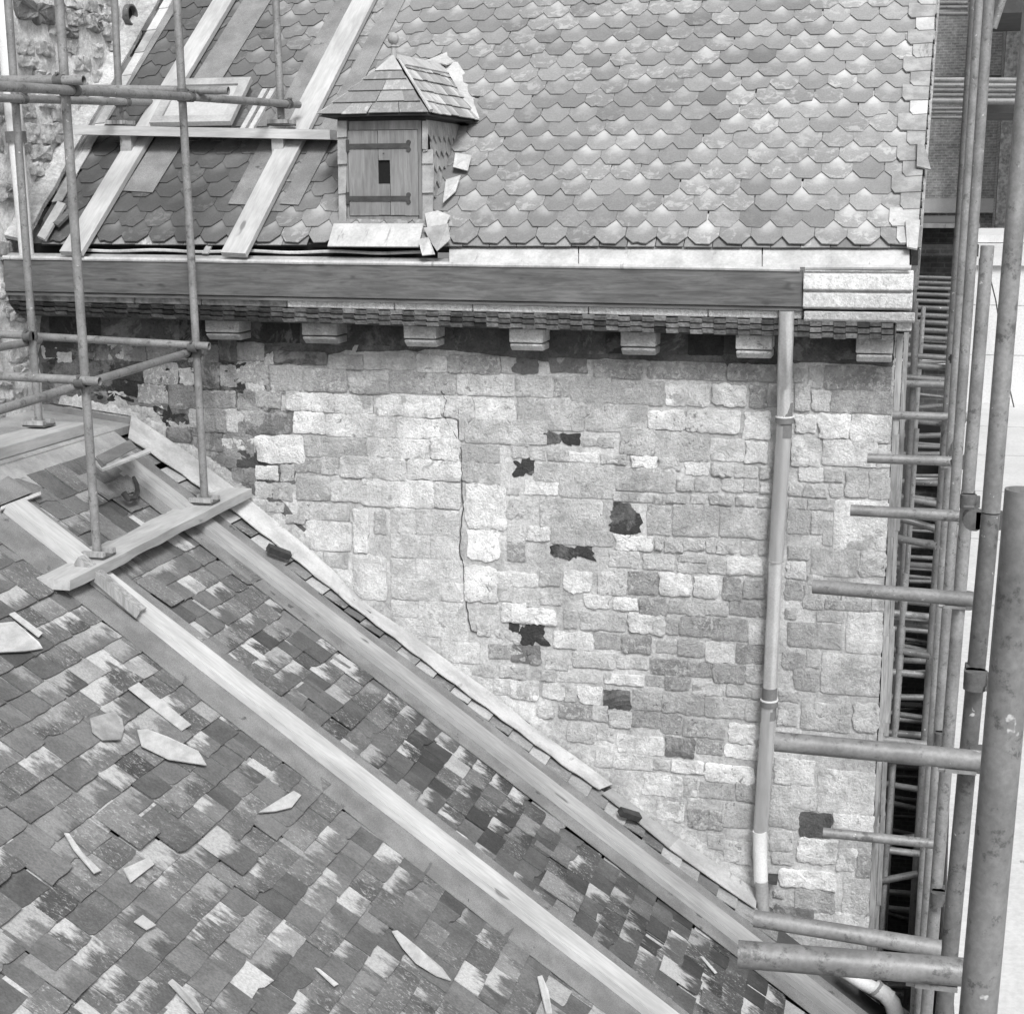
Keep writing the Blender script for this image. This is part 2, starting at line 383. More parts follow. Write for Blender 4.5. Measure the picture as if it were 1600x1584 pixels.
far_building('brick_house', 2.95, 9.5, 47, H+11, 'brick', 'brick house front with stone quoins and dark storey bands beyond the white wall', [(2.75, 3.15, 'bricksoft', .3), (3.62, 3.68, 'brickd', .12), (3.9, 5.2, 'brick', .15)], [(H+2.25, H+3.0, 'brickd'), (H+5.6, H+7.2, 'brickd')], [(3.95, 4.6, H+4.0, H+5.2), (4.05, 4.7, H+.2, H+1.5)])
far_building('rear_block', -.9, 1.30, 27.5, H-.55, 'brickd', 'dark stone block closing the narrow gap beside the flank wall', [], [(H-1.1, H-.9, 'brickd'), (H-.62, H-.55, 'leadg')], [(.1, .9, H-2.9, H-1.7), (.1, .9, H-5, H-3.9)])

# ------------------------------------------------------------------ traced masonry
def stone_mesh(wd, ht, rough, prot, n=40):
    # chipped block: back ring, face edge, broken arris, two undulating rings, centre
    s0 = U(0, 100); mb = MB(); mn = min(wd, ht)
    amp = (.0025+.013*rough)*min(1, mn/.10)*(2.2 if rough > .88 and prot < .008 else 1); rad = mn*(.03+.16*rough)
    # corner cut-offs make the blocks unequal
    cuts = [rad*U(.3, 1.5) for _ in range(4)]
    def outline(inset, dep, jz):
        pts = []
        for k in range(n):
            t = (k+.5)/n*(wd+ht)*2; x0, y0 = wd/2, ht/2
            if t < wd: x, y = -x0+t, -y0
            elif t < wd+ht: x, y = x0, -y0+t-wd
            elif t < 2*wd+ht: x, y = x0-(t-wd-ht), y0
            else: x, y = -x0, y0-(t-2*wd-ht)
            q = (0 if x < 0 else 1) + (0 if y < 0 else 2); c = cuts[q]
            dx, dy = x0-abs(x), y0-abs(y)
            if dx < c and dy < c:
                ax, ay = c-dx, c-dy; l = math.hypot(ax, ay)
                if l > c: sx = 1 if x > 0 else -1; sy = 1 if y > 0 else -1; x, y = sx*(x0-c+ax/l*c), sy*(y0-c+ay/l*c)
            P = Vector((x*11+s0, y*11, s0)); P2 = Vector((x*38+s0, y*38, 5))
            jj = mnoise.noise(P)*amp*1.6 + mnoise.noise(P2)*amp*1.2
            l = math.hypot(x, y)+1e-6; k2 = 1 + (jj-inset)/l
            x, y = x*k2, y*k2
            pts.append(Vector((x, dep+jz*prot*(mnoise.noise(Vector((x*16+s0, y*16, 3)))+.5*mnoise.noise(Vector((x*45+s0, y*45, 8)))), y)))
        return pts
    ins = min(.0015+.004*rough, mn*.06)
    rings = [outline(0, .012, 0), outline(0, -prot*.85, .35*rough), outline(ins, -prot, .6*rough), outline(mn*.16, -prot*(1+.1*rough), .9*rough), outline(mn*.32, -prot*(1+.2*rough), 1.0*rough)]
    for g_ in rings: mb.v += g_
    for i in range(len(rings)-1):
        for k in range(n):
            k2 = (k+1) % n; mb.f.append((i*n+k, i*n+k2, (i+1)*n+k2, (i+1)*n+k))
    b = (len(rings)-1)*n; mb.v.append(Vector((0, -prot*(1+.4*rough*U(-.6, 1)), 0))); c = len(mb.v)-1
    for k in range(n): mb.f.append((b+k, b+(k+1) % n, c))
    return mb
TONE = {1: .06, 2: .12, 3: .22, 4: .38, 5: .46, 6: .58, 7: .72, 8: .80, 9: .87}  # darkest level also paints the shade of wall hollows onto flush stones
ZO = dict(A=(400, 380), B=(800, 380), C=(1180, 380), D=(0, 380), E=(400, 780), G=(800, 780), H=(1180, 780), I=(1180, 1164), J=(800, 1164), L=(0, 0))
TRACE = {
'D': """660 450 830 550 5;130 445 320 510 3;250 610 340 680 3;345 640 425 700 2;250 705 450 800 2;470 530 560 640 2;560 600 730 690 3;735 600 860 690 4;870 600 1050 690 5;560 700 700 800 1;705 700 840 810 2;850 705 1050 830 6;1060 740 1150 830 2;1165 720 1290 850 3;1300 720 1390 840 5;1400 700 1580 830 6;545 825 810 930 1;820 835 990 940 6;1000 835 1150 970 4;1200 870 1390 970 5;1400 860 1580 985 4;590 935 640 965 1;680 940 810 1000 1;830 970 900 1020 2;920 965 1110 1070 1;1120 980 1190 1080 4;1200 978 1335 1110 5;1340 978 1400 1110 5;1410 1000 1580 1110 4;980 1090 1140 1170 3;1210 1120 1310 1220 4;1315 1130 1500 1270 5;1300 560 1390 690 3;1400 590 1560 690 5;1110 600 1290 700 4""",
'A': """0 500 260 630 1;480 500 565 620 2;570 500 785 635 2;790 500 880 635 2;1060 510 1135 640 2;1142 510 1240 648 3;1250 510 1488 640 2;0 640 100 708 6;110 640 420 710 2;430 662 630 740 5;640 642 942 745 6;952 660 1130 755 7;1140 662 1440 765 4;1450 680 1530 760 5;90 722 270 870 5;285 742 535 870 4;547 792 638 875 2;645 762 785 885 6;790 757 1180 885 5;1187 767 1520 895 7;0 870 150 970 4;180 882 455 985 8;465 897 690 1005 7;695 902 1085 1020 8;1090 902 1275 1030 8;1290 917 1530 1045 8;0 1000 215 1120 3;225 992 405 1120 8;412 1007 825 1140 8;830 1032 1190 1155 8;1200 1037 1225 1160 6;0 1132 285 1290 8;290 1142 645 1260 6;655 1152 1030 1265 8;1035 1152 1200 1280 8;1230 1040 1715 1178 6;1205 1182 1440 1290 6;0 1310 130 1390 7;145 1302 225 1400 4;240 1272 380 1350 4;390 1264 490 1360 7;495 1264 890 1385 8;900 1277 1205 1395 8;1215 1292 1306 1400 6;1310 1297 1440 1420 6;0 1412 95 1500 8;100 1412 210 1510 6;245 1372 440 1510 6;445 1402 620 1520 7;625 1392 1050 1550 8;1055 1412 1210 1560 8;1240 1420 1475 1680 9;1480 1440 1550 1480 2""",
'E': """60 20 160 70 2;250 25 555 120 6;180 92 290 140 2;300 132 558 300 8;400 312 540 400 6;580 60 660 310 9;700 72 768 200 3;575 332 770 590 8;797 52 940 200 7;945 62 1198 210 7;797 207 1025 343 7;1030 217 1198 355 7;797 352 940 460 7;945 357 1220 488 7;802 467 1090 592 7;1095 492 1220 600 7;802 597 950 690 7;955 604 1220 718 7;880 704 1085 800 7;1090 724 1250 835 7;1092 840 1318 960 7;1250 182 1430 360 9;1232 392 1420 600 9;1482 152 1584 250 7;1482 257 1584 360 4;1425 432 1584 508 8;1430 514 1584 602 6;1452 612 1584 720 8;1420 762 1510 830 1;1512 735 1590 830 1;1372 862 1584 940 4;1302 732 1380 800 4;1277 977 1420 1040 8;1440 982 1584 1050 8;1402 1062 1584 1150 7""",
'B': """180 545 258 640 2;270 545 600 650 2;860 565 1070 680 3;1090 575 1320 690 3;0 682 160 760 3;222 682 440 760 3;482 692 760 790 4;800 702 1263 800 4;1270 712 1550 808 4;27 782 240 905 6;250 792 340 905 4;346 787 578 935 5;583 812 900 950 5;907 832 1168 955 9;1180 832 1385 960 9;1402 842 1500 960 4;1515 832 1560 960 2;37 912 428 1098 6;434 942 800 1110 6;807 982 1010 1100 9;1030 984 1340 1115 8;1367 992 1520 1150 8;0 1067 105 1195 6;180 1122 410 1190 1;420 1144 600 1195 1;637 1092 838 1245 6;843 1108 1165 1280 6;1172 1152 1370 1280 7;1377 1167 1505 1290 8;0 1200 75 1268 9;112 1212 195 1275 9;207 1217 328 1280 9;337 1232 510 1290 8;527 1242 670 1300 8;702 1257 850 1325 9;866 1267 985 1330 9;0 1278 130 1360 1;132 1294 275 1400 6;281 1294 607 1498 6;614 1324 960 1460 6;1022 1294 1160 1365 9;1182 1302 1300 1370 9;1312 1312 1450 1380 6;1466 1312 1515 1385 9;972 1387 1065 1450 7;1082 1384 1220 1460 6;1242 1392 1360 1460 8;1372 1392 1450 1460 6;1462 1412 1530 1470 7;82 1397 270 1480 9;602 1472 840 1520 7;846 1492 905 1535 5;912 1477 1025 1530 8;1052 1482 1140 1535 7;1167 1477 1300 1540 9;1317 1487 1435 1545 9;1452 1502 1525 1550 7""",
'G': """0 5 105 90 1;167 5 533 178 6;580 42 745 190 1;802 32 935 205 6;952 34 1213 215 6;1227 54 1500 225 6;92 162 225 240 9;232 182 600 268 6;245 272 490 345 1;607 212 825 300 9;842 227 885 300 9;907 227 1008 310 9;1014 232 1140 300 9;1147 232 1198 310 5;1207 247 1310 315 9;1352 247 1430 320 7;1457 252 1520 325 8;572 307 745 400 7;777 327 950 410 7;982 330 1150 368 4;985 372 1150 425 1;1162 352 1265 435 4;1277 342 1480 440 9;0 432 150 510 8;172 427 285 510 8;302 422 475 545 9;512 427 675 565 7;687 432 860 560 4;867 437 1060 570 9;1072 452 1210 580 8;1247 462 1350 590 4;1367 462 1490 580 5;0 520 160 630 6;166 552 290 620 5;427 562 580 640 8;602 577 745 650 9;752 582 910 680 4;917 592 1025 670 7;1032 592 1130 680 4;1137 607 1265 680 7;1282 602 1450 680 4;1457 612 1510 690 7;0 640 260 730 9;312 652 385 760 7;407 667 670 770 7;692 672 900 790 8;907 702 975 790 6;992 692 1170 800 4;1182 702 1390 830 5;1402 712 1505 850 7;0 742 215 850 1;247 782 480 880 7;487 792 640 880 5;652 802 820 905 4;857 832 970 900 4;982 832 1130 920 6;1147 842 1310 960 8;1322 852 1480 960 4;0 862 170 960 3;202 922 330 1000 7;357 902 600 990 7;612 922 800 995 7;822 942 1030 1030 4;1037 962 1180 1040 4;1192 972 1370 1080 4;1382 972 1480 1080 6;0 987 75 1055 9;172 1007 245 1070 8;262 1022 500 1075 7;542 1032 780 1090 8;787 1042 900 1100 5;907 1042 1050 1120 4;1067 1077 1250 1150 7;1267 1092 1410 1160 5;1417 1112 1480 1170 8;0 1062 155 1170 8;182 1087 310 1170 7;317 1102 385 1190 6;392 1102 525 1200 9;537 1122 700 1240 2;712 1122 880 1240 6;887 1142 1130 1260 6;1142 1172 1370 1285 6;157 1217 250 1280 8;272 1202 470 1290 4;482 1212 565 1300 6;572 1252 700 1340 7;707 1252 870 1340 5;882 1272 1000 1380 4;1012 1302 1250 1400 5;1282 1322 1460 1440 9;332 1322 490 1430 6;502 1322 600 1420 3;622 1392 895 1500 9;907 1402 1080 1520 3;1092 1412 1240 1500 4;1257 1447 1450 1520 9;492 1482 590 1570 8;602 1502 830 1588 7;1290 1182 1440 1290 6;1382 1182 1475 1300 6""",
'J': """832 82 930 150 8;942 92 1130 160 8;1142 117 1420 220 9;772 172 1000 300 9;1012 182 1090 300 2;1102 222 1310 310 5;1322 212 1440 330 5;852 332 1010 440 7;1032 312 1120 380 6;1042 382 1240 490 4;1247 342 1430 480 6;1252 562 1410 690 7;1152 522 1250 610 5""",
'C': """240 565 475 710 2;500 592 600 700 3;230 742 285 820 5;317 727 390 850 5;407 727 803 863 4;447 872 803 1000 5;235 832 320 985 6;337 872 440 985 7;230 1012 360 1120 9;372 1007 555 1145 9;562 1012 800 1170 8;217 1152 380 1310 7;397 1162 715 1310 7;722 1187 798 1320 7;257 1322 400 1400 9;412 1332 515 1400 6;532 1342 660 1490 6;672 1347 785 1500 6;202 1422 265 1480 7;287 1417 420 1490 9;432 1422 515 1490 9;202 1502 300 1560 6;312 1507 460 1570 6""",
'H': """467 12 790 298 8;192 62 320 200 5;402 122 450 270 6;332 72 395 200 6;192 272 320 350 6;332 292 600 450 6;617 304 770 450 7;182 367 295 465 7;312 447 400 500 8;182 482 280 590 5;287 502 400 640 6;407 492 500 590 5;512 562 680 600 6;412 602 680 650 4;692 582 765 650 7;367 662 525 720 7;542 667 755 905 7;182 642 245 700 6;192 732 510 870 5;302 887 380 990 6;392 912 745 1150 7;162 902 290 1000 5;232 1012 370 1120 5;142 1132 260 1190 5;272 1202 555 1360 6;582 1202 738 1360 8;137 1202 250 1330 7""",
'I': """372 152 723 408 8;112 82 350 230 7;102 242 200 330 4;207 242 355 370 7;267 397 455 540 2;462 412 718 510 8;247 547 480 690 9;482 612 595 740 9;82 332 260 480 6;92 502 220 620 6;102 632 220 700 6;147 737 470 840 9;517 782 703 1010 7;237 844 465 980 5;107 852 165 890 9;347 987 690 1105 8;112 952 340 1040 3;602 642 710 778 4""",
'L': """80 10 320 130 3;395 60 480 155 4;500 85 580 180 4;320 160 440 225 3;535 265 590 345 8;110 335 205 400 7;190 420 280 480 6;640 245 705 310 6;740 290 800 340 4;395 0 470 50 7;480 5 560 70 6;600 30 690 100 7;420 330 520 420 7;140 730 220 850 9;235 730 370 850 6;180 860 290 940 7;165 960 240 1040 8;245 960 340 1040 7;200 1070 260 1140 8;265 1060 340 1140 8;175 1150 320 1210 2;190 1215 290 1310 5;420 480 500 560 6;510 620 620 700 7;100 240 190 320 7;210 250 310 330 6;600 130 660 230 6;215 560 330 640 7;100 620 190 700 6;540 420 640 500 7;120 500 190 590 8;445 620 500 720 6;240 1330 330 1420 5"""}
FACING_RIGHT = Matrix.Rotation(math.radians(90), 3, 'Z')     # stone front (-Y) turned to face +X
stones = []
for zc, txt in TRACE.items():
    ox, oy = ZO[zc]
    for e in txt.split(';'):
        a = [float(t) for t in e.split()]
        x0, y0, x1, y1 = ox+a[0]/3.771, oy+a[1]/3.771, ox+a[2]/3.771, oy+a[3]/3.771
        stones.append((zc, x0, y0, x1, y1, int(a[4])))

# ------------------------------------------------------------------ the stone building
building = thing('stone_building', (-2.7, 9.0, 0), 'old stone building with scale-slated roof, timber gutter board and pale rubble wall', 'building')
m = MB(); m.box((-5.75, 9.0, .01), (0.02, 9.5, H-.55)); wall = part('wall', m, 'mortar', building)
m = MB(); m.box((-.5, 9.502, .01), (0.018, 26.8, H-.35)); part('flank_wall', m, 'mortar', building)
rowsW = [s for s in stones if s[0] != 'L']
rowsW.sort(key=lambda s: -(s[3]-s[1])*(s[4]-s[2]))
def cbot(x): return 494+(x-82)*.0297
rowsW = [r_ for r_ in rowsW if not (r_[5] <= 3 and (r_[2]+r_[4])/2 < cbot((r_[1]+r_[3])/2)+32)]
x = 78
while x < 1392:                                   # darker course between the corbels
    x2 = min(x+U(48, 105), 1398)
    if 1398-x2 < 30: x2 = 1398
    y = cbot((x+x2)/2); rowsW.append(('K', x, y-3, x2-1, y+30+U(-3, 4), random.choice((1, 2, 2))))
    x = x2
rowsW.sort(key=lambda s: -(s[3]-s[1])*(s[4]-s[2]))
y = 535
while y < 770:                                    # grey sooted rubble of the left end, between the traced blocks
    hh = U(20, 30); x = 62+U(0, 20)
    while x < 430-(y-535)*.1:
        ww = U(26, 62); fl = LA.x; yl = 640+(x-190)*.74 if x > 190 else 640
        if y+hh < yl+10: rowsW.append(('F', x, y+(x-60)*.02, x+ww-2, y+hh-2+(x-60)*.02, random.choice((1, 1, 2, 2, 3, 3, 4))))
        x += ww
    y += hh
rowsW.sort(key=lambda s: -(s[3]-s[1])*(s[4]-s[2]))
extra = MB(); extra_n = 0
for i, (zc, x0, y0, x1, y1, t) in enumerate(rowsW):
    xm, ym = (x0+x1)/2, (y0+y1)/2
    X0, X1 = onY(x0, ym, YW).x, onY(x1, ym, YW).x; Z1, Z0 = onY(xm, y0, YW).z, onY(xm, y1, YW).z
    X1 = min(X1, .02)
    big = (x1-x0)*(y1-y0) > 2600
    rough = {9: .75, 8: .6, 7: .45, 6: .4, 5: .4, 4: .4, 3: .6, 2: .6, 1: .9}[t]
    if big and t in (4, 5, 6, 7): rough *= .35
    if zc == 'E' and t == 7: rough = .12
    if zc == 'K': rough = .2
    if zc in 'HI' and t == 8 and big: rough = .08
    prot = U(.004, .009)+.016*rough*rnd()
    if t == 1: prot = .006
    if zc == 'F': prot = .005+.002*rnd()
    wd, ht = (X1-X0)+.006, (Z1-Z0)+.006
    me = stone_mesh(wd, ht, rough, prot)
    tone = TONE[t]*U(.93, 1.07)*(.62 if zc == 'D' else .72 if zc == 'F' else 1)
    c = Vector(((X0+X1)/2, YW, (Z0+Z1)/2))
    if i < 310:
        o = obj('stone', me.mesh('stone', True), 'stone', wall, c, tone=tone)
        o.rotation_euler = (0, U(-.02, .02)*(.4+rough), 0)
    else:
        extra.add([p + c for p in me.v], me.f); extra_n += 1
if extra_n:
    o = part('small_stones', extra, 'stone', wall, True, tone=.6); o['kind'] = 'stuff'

for ck in ([(715, 640), (718, 688), (722, 722), (721, 751), (724, 794), (719, 830), (718, 868), (724, 881), (728, 939), (735, 984), (748, 990)], [(690, 610), (697, 625), (693, 650), (704, 668), (716, 690)], [(742, 892), (758, 915), (772, 932)]):
    m = MB(); pts = []
    for (xa, ya), (xb, yb) in zip(ck[:-1], ck[1:]):
        for j in range(5): t = j/5; pts.append((xa+(xb-xa)*t+U(-1.2, 1.2), ya+(yb-ya)*t+U(-1, 1)))
    for i in range(len(pts)-1):
        w0, w1 = (.3+.7*abs(mnoise.noise(Vector((i*.7, ck[0][0], 0))))), (.3+.7*abs(mnoise.noise(Vector(((i+1)*.7, ck[0][0], 0)))))
        (xa, ya), (xb, yb) = pts[i], pts[i+1]
        m.prism([onY(xa-w0, ya, YW-.012), onY(xa+w0, ya, YW-.012), onY(xb+w1, yb, YW-.012), onY(xb-w1, yb, YW-.012)], (0, .012, 0))
    part('crack_shade', m, 'iron', wall)  # flat dark strip, its colour stands for the shade inside a crack
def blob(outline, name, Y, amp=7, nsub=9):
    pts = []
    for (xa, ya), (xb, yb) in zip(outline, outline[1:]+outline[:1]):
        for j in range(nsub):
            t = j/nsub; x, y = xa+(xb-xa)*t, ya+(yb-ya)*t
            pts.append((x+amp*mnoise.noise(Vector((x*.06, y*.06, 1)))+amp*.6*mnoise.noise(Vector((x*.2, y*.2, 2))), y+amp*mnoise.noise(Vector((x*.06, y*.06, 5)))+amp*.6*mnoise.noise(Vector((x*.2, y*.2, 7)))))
    m = MB(); m.prism([onY(x, y, Y) for x, y in pts], (0, .0015, 0)); return part(name, m, 'mortard', wall)
blob([(62, 488), (430, 500), (560, 512), (548, 548), (470, 560), (425, 580), (440, 640), (380, 700), (330, 720), (215, 650), (60, 630)], 'dark_mortar', YW-.0022)  # sooted crust of the upper left wall
blob([(560, 505), (1394, 528), (1394, 572), (1250, 566), (1160, 578), (960, 560), (840, 566), (700, 545), (556, 550)], 'dark_mortar', YW-.0024, 5)  # dark band of mortar below the cornice
blob([(330, 690), (372, 720), (372, 760), (430, 770), (490, 840), (500, 880), (455, 850), (420, 800), (372, 770)], 'dark_mortar', YW-.0026, 5)
# cornice, corbels, board, gutter -------------------------------------------------
YB = 8.62
def zY(x, y, Y): return onY(x, y, Y)
def strip(mb, top, bot, Yt, Yb, th, x0, x1, n=1):
    # sheet between two pixel lines (each ((x,y),(x,y))), on planes Yt/Yb, thickened backwards
    for i in range(n):
        a, b = i/n, (i+1)/n
        def P(l, t, Y):
            x = x0 + (x1-x0)*t; (xa, ya), (xb, yb) = l; y = ya + (yb-ya)*(x-xa)/(xb-xa)
            return onY(x, y, Y)
        q = [P(bot, a, Yb), P(bot, b, Yb), P(top, b, Yt), P(top, a, Yt)]
        mb.prism(q, (0, th, 0))
# eaves board in three lengths plus its drip fillet
for xa, xb in ((5, 1254),):
    m = MB(); strip(m, ((5, 407), (1254, 422)), ((5, 455), (1254, 480)), YB, YB, .03, xa, xb)
    bevel(part('eaves_board', m, 'board', building), .003)
    m = MB(); strip(m, ((5, 456), (1254, 480.8)), ((5, 461), (1254, 486)), YB+.012, YB+.012, .03, xa, xb)
    part('drip_fillet', m, 'board', building)
# stone cornice fascia course (pale blocks above the tiles), then three rows of small tiles
xs = [10, 118, 210, 314, 448, 616, 738, 919, 1106, 1217, 1254]
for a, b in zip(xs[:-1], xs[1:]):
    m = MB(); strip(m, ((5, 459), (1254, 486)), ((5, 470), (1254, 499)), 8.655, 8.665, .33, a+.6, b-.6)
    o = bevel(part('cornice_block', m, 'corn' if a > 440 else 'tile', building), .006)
cornice = MB()
strip(cornice, ((5, 469), (1400, 499)), ((5, 492), (1400, 531)), 8.70, 8.80, .28, 8, 1398); cornice = part('cornice', cornice, 'deck', building)
tile_me = MB(); tile_me.box8([Vector(p) for p in ((-.5, .2, -.5), (.5, .2, -.5), (.5, 1.2, -.5), (-.5, 1.2, -.5), (-.5, -.5, .5), (.5, -.5, .5), (.5, .8, .5), (-.5, .8, .5))])
tile_me = tile_me.mesh('tile')
ntile = 74
def tmix(n_): return random.choice(n_)
q = NM('tile_clay'); v = q.wpos(); n1 = q.noise(v, 40, 4, .7); cc = q.math('MULTIPLY', q.tone(), q.ramp(n1, .3, .7, .55, 1.4)); tile_mat = q.done(cc, .9, n1, .5, .006)
tile_me.materials.append(tile_mat)
for i in range(ntile):
    x0 = 12 + (1396-12)*i/ntile; x1 = 12+(1396-12)*(i+1)/ntile; xm = (x0+x1)/2
    yt = 470.5+(xm-5)*(499.5-470.5)/1249; yb = 492+(xm-5)*(528-492)/1249 + (2 if xm > 1254 else 0)
    for r in range(3):
        sh = .22*(i % 2)
        ya = yt+(yb-yt)*(r+sh)/3.2; yc = yt+(yb-yt)*(r+.82+sh)/3.2
        Y = 8.672+.024*r
        a = onY(x0+.25, (ya+yc)/2, Y); b = onY(x1-.25, (ya+yc)/2, Y); tp = onY(xm, ya, Y); bt = onY(xm, yc, Y)
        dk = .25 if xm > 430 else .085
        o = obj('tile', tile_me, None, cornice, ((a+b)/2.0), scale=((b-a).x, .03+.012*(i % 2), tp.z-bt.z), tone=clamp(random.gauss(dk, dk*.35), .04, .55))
        o.rotation_euler = (U(-.05, .05), U(-.02, .02), 0)
# corbels
for (x0, x1, y0, y1, tn) in ((321, 372, 504, 532, .45), (472, 525, 507, 538, .38), (631, 680, 512, 543, .5), (796, 847, 519, 549, .72), (970, 1023, 524, 556, .40), (1150, 1205, 528, 561, .72), (1338, 1394, 534, 567, .68)):
    xm = (x0+x1)/2; ym = (y0+y1)/2; Y = 8.80
    X0, X1 = onY(x0, ym, Y).x, onY(x1, ym, Y).x; Zt, Zb = onY(xm, y0, Y).z, onY(xm, y1, Y).z; zm = Zb+(Zt-Zb)*.47
    cb = MB(); prof = [(9.0, Zb), (Y+.05, Zb), (Y+.008, Zb+.03), (Y, zm-.012)]
    cb.prism([(X0, y, z) for y, z in prof] + [(X0, 9.0, zm-.012)], (X1-X0, 0, 0))
    c_ = part('corbel', cb, 'stone', building, tone=min(.85, tn*1.25)); bevel(c_, .008, 2)
    cb = MB(); cb.box((X0-.004, Y+.004, zm-.004), (X1+.004, 8.999, Zt+.03)); bevel(part('corbel_cap', cb, 'stone', c_, tone=min(.8, tn*1.15)), .008, 2)
# exposed stone end of the cornice, right of the board
def moulding(name, pts, x0, x1, mat, sm=False):
    m = MB(); a = [onY(x0, y, Y) for (y, Y) in pts]; b = [onY(x1, y, Y) for (y, Y) in pts]
    Xa = a[0].x; Xb = b[0].x
    pa = [Vector((Xa, p.y, p.z)) for p in a]; m.prism(pa, (Xb-Xa, 0, 0)); return part(name, m, mat, building, sm)
o = moulding('cornice_block', [(421, 8.66), (428, 8.60), (452, 8.585), (455, 8.62), (458, 8.60), (480, 8.60), (483, 8.64), (485, 9.2), (421, 9.2)], 1257, 1428, 'corn'); bevel(o, .006, 2)
o = moulding('cornice_block', [(486, 8.615), (499, 8.63), (502, 8.66), (502, 9.2), (486, 9.2)], 1256, 1430, 'corn'); bevel(o, .005, 2)
for xa, xb, ya in ((1255, 1400, 503), (1380, 1428, 503)):
    pass
m = MB(); a = onY(1400, 503, 8.68); b = onY(1430, 518, 8.68); m.box((a.x, 8.68, b.z), (b.x-.02, 9.2, a.z)); bevel(part('cornice_block', m, 'corn', building), .006)

# lead over the gutter
def roofedge(x, dy=0, Y=8.76): return onY(x, 384+dy, Y)
seg = [(702, 903), (905, 1190), (1192, 1421)]
for xa, xb in seg:
    m = MB(); n = 10
    for i in range(n):
        p, r = xa+(xb-xa)*i/n, xa+(xb-xa)*(i+1)/n
        def bl(x): return 412 + (x-700)*.010
        m.prism([onY(p, 386, 8.775), onY(r, 386, 8.775), onY(r, bl(r), 8.635+.004*math.sin(r*.1)), onY(p, bl(p), 8.635+.004*math.sin(p*.1))], (0, .012, -.004))
    part('lead_apron', m, 'lead', building, True)
m = MB(); m.tube([onY(x, 400+(x-5)*.0145+(4 if x > 1250 else 3)+U(-.5, .5), 8.622) for x in (5, 140, 300, 470, 640, 800, 960, 1120, 1250)], .014, 8, False); part('gutter_lip', m, 'lead', building, True)
m = MB(); m.tube([onY(x, 418+U(-.5, .5), 8.60) for x in (1258, 1300, 1345, 1390, 1424)], .014, 8, False); part('gutter_lip', m, 'lead', building, True)
# open gutter trough on the left half: sole, crumpled upstand
m = MB()
for i in range(20):
    p, r = 10+35*i, 45+35*i
    def yy(x): return 404+(x-5)*.0125
    m.prism([onY(p, yy(p)-9, 8.74), onY(r, yy(r)-9, 8.74), onY(r, yy(r), 8.635), onY(p, yy(p), 8.635)], (0, 0, -.008))
part('gutter_sole', m, 'leadg', building, True)
m = MB(); m.tube([onY(x, 391+(x-130)*.008+1.2*math.sin(x*.045), 8.735) for x in range(130, 690, 14)], .010, 6, False); part('gutter_upstand', m, 'lead', building, True)
m = MB(); m.box((-5.5, 8.80, UA.z-.16), (-2.70, 8.86, UA.z-.02)); part('eaves_shade', m, 'dark', building)  # near-black solid box, colours in the shadow of the open gutter gap

# roof deck and its slates ---------------------------------------------------------
RX0, RX1 = -5.42, 0.10
m = MB(); m.prism([UP(RX0, .03, -.03), UP(RX1-.02, .03, -.03), UP(RX1+.05, 5.0, -.03), UP(RX0, 5.0, -.03)], un*-.06)
roof = part('roof', m, 'deck', building)
PW, EXPO = .1795, .1415
def scale_shape(k):
    random.seed(100+k); w = PW-.0012; a, b = .047+U(-.005, .005), .047+U(-.005, .005); h = .066+U(-.006, .006); d = U(-.004, .004); L = .27
    pts = [(-w/2+a, d), (w/2-b, -d+U(-.003, .003)), (w/2, h), (w/2, L), (-w/2, L), (-w/2, h+U(-.004, .004))]
    if k in (5, 6): pts = pts[:1] + [(-.01, .012), (.006, .002)] + pts[1:]
    if k == 7: pts = [(-w/2+a, d), (0.0, .001), (.018, .022), (w/2-.01, .03)] + pts[2:]
    th = .007; mb = MB(); n = len(pts)
    top = [Vector((x, y, (.019-.055*y)+th+U(-.0008, .0008))) for x, y in pts]; bot = [Vector((x, y, (.019-.055*y))) for x, y in pts]
    mb.add(bot+top, [tuple(range(n))[::-1], tuple(range(n, 2*n))] + [(i, (i+1) % n, n+(i+1) % n, n+i) for i in range(n)])
    return mb
def add_uv(me):
    uvl = me.uv_layers.new(name='UVMap')
    for lp in me.loops:
        c = me.vertices[lp.vertex_index].co; uvl.data[lp.index].uv = (c.x, c.y)
def hexvars(fn, n, name, mat):
    out = []
    for k in range(n):
        mb = fn(k); me = mb.mesh(name); add_uv(me); me.materials.append(MT[mat]); out.append((me, mb))
    return out
SV = hexvars(scale_shape, 8, 'scale_slate', 'scale'); random.seed(21)
urot = Matrix((Vector((1, 0, 0)), ue, un)).transposed()
cand = []
for r in range(0, 30):
    v = -.008 + r*EXPO
    for c in range(-1, 40):
        x = RX1 - .105 - (c + .5*(r % 2))*PW + U(-.004, .004) + .010*math.sin(r*1.7)
        right = RX1 + .028*v - .03
        if x - PW*.2 < RX0 or x + PW*.45 > right+.05: continue
        px, py, z = proj(UP(x, v+.07)); 
        if py < -70 or py > 420 or px < 40: continue
        # dormer footprint
        if -3.34 < x < -2.83 and .21 < v < 1.45: continue
        if -3.42 < x < -2.74 and .95 < v < 1.20: continue
        if abs(x+2.95) < .30*(1-(v-1.2)/.65) and 1.2 <= v < 1.80: continue
        vis = 1.0 - .03*r + (0 if py > 0 else -5) - (.3 if x < -3.9 else 0)
        cand.append((vis, x, v, r))
cand.sort(key=lambda t: -t[0])
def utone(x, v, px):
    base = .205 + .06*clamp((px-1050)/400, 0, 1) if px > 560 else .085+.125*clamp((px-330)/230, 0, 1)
    return base
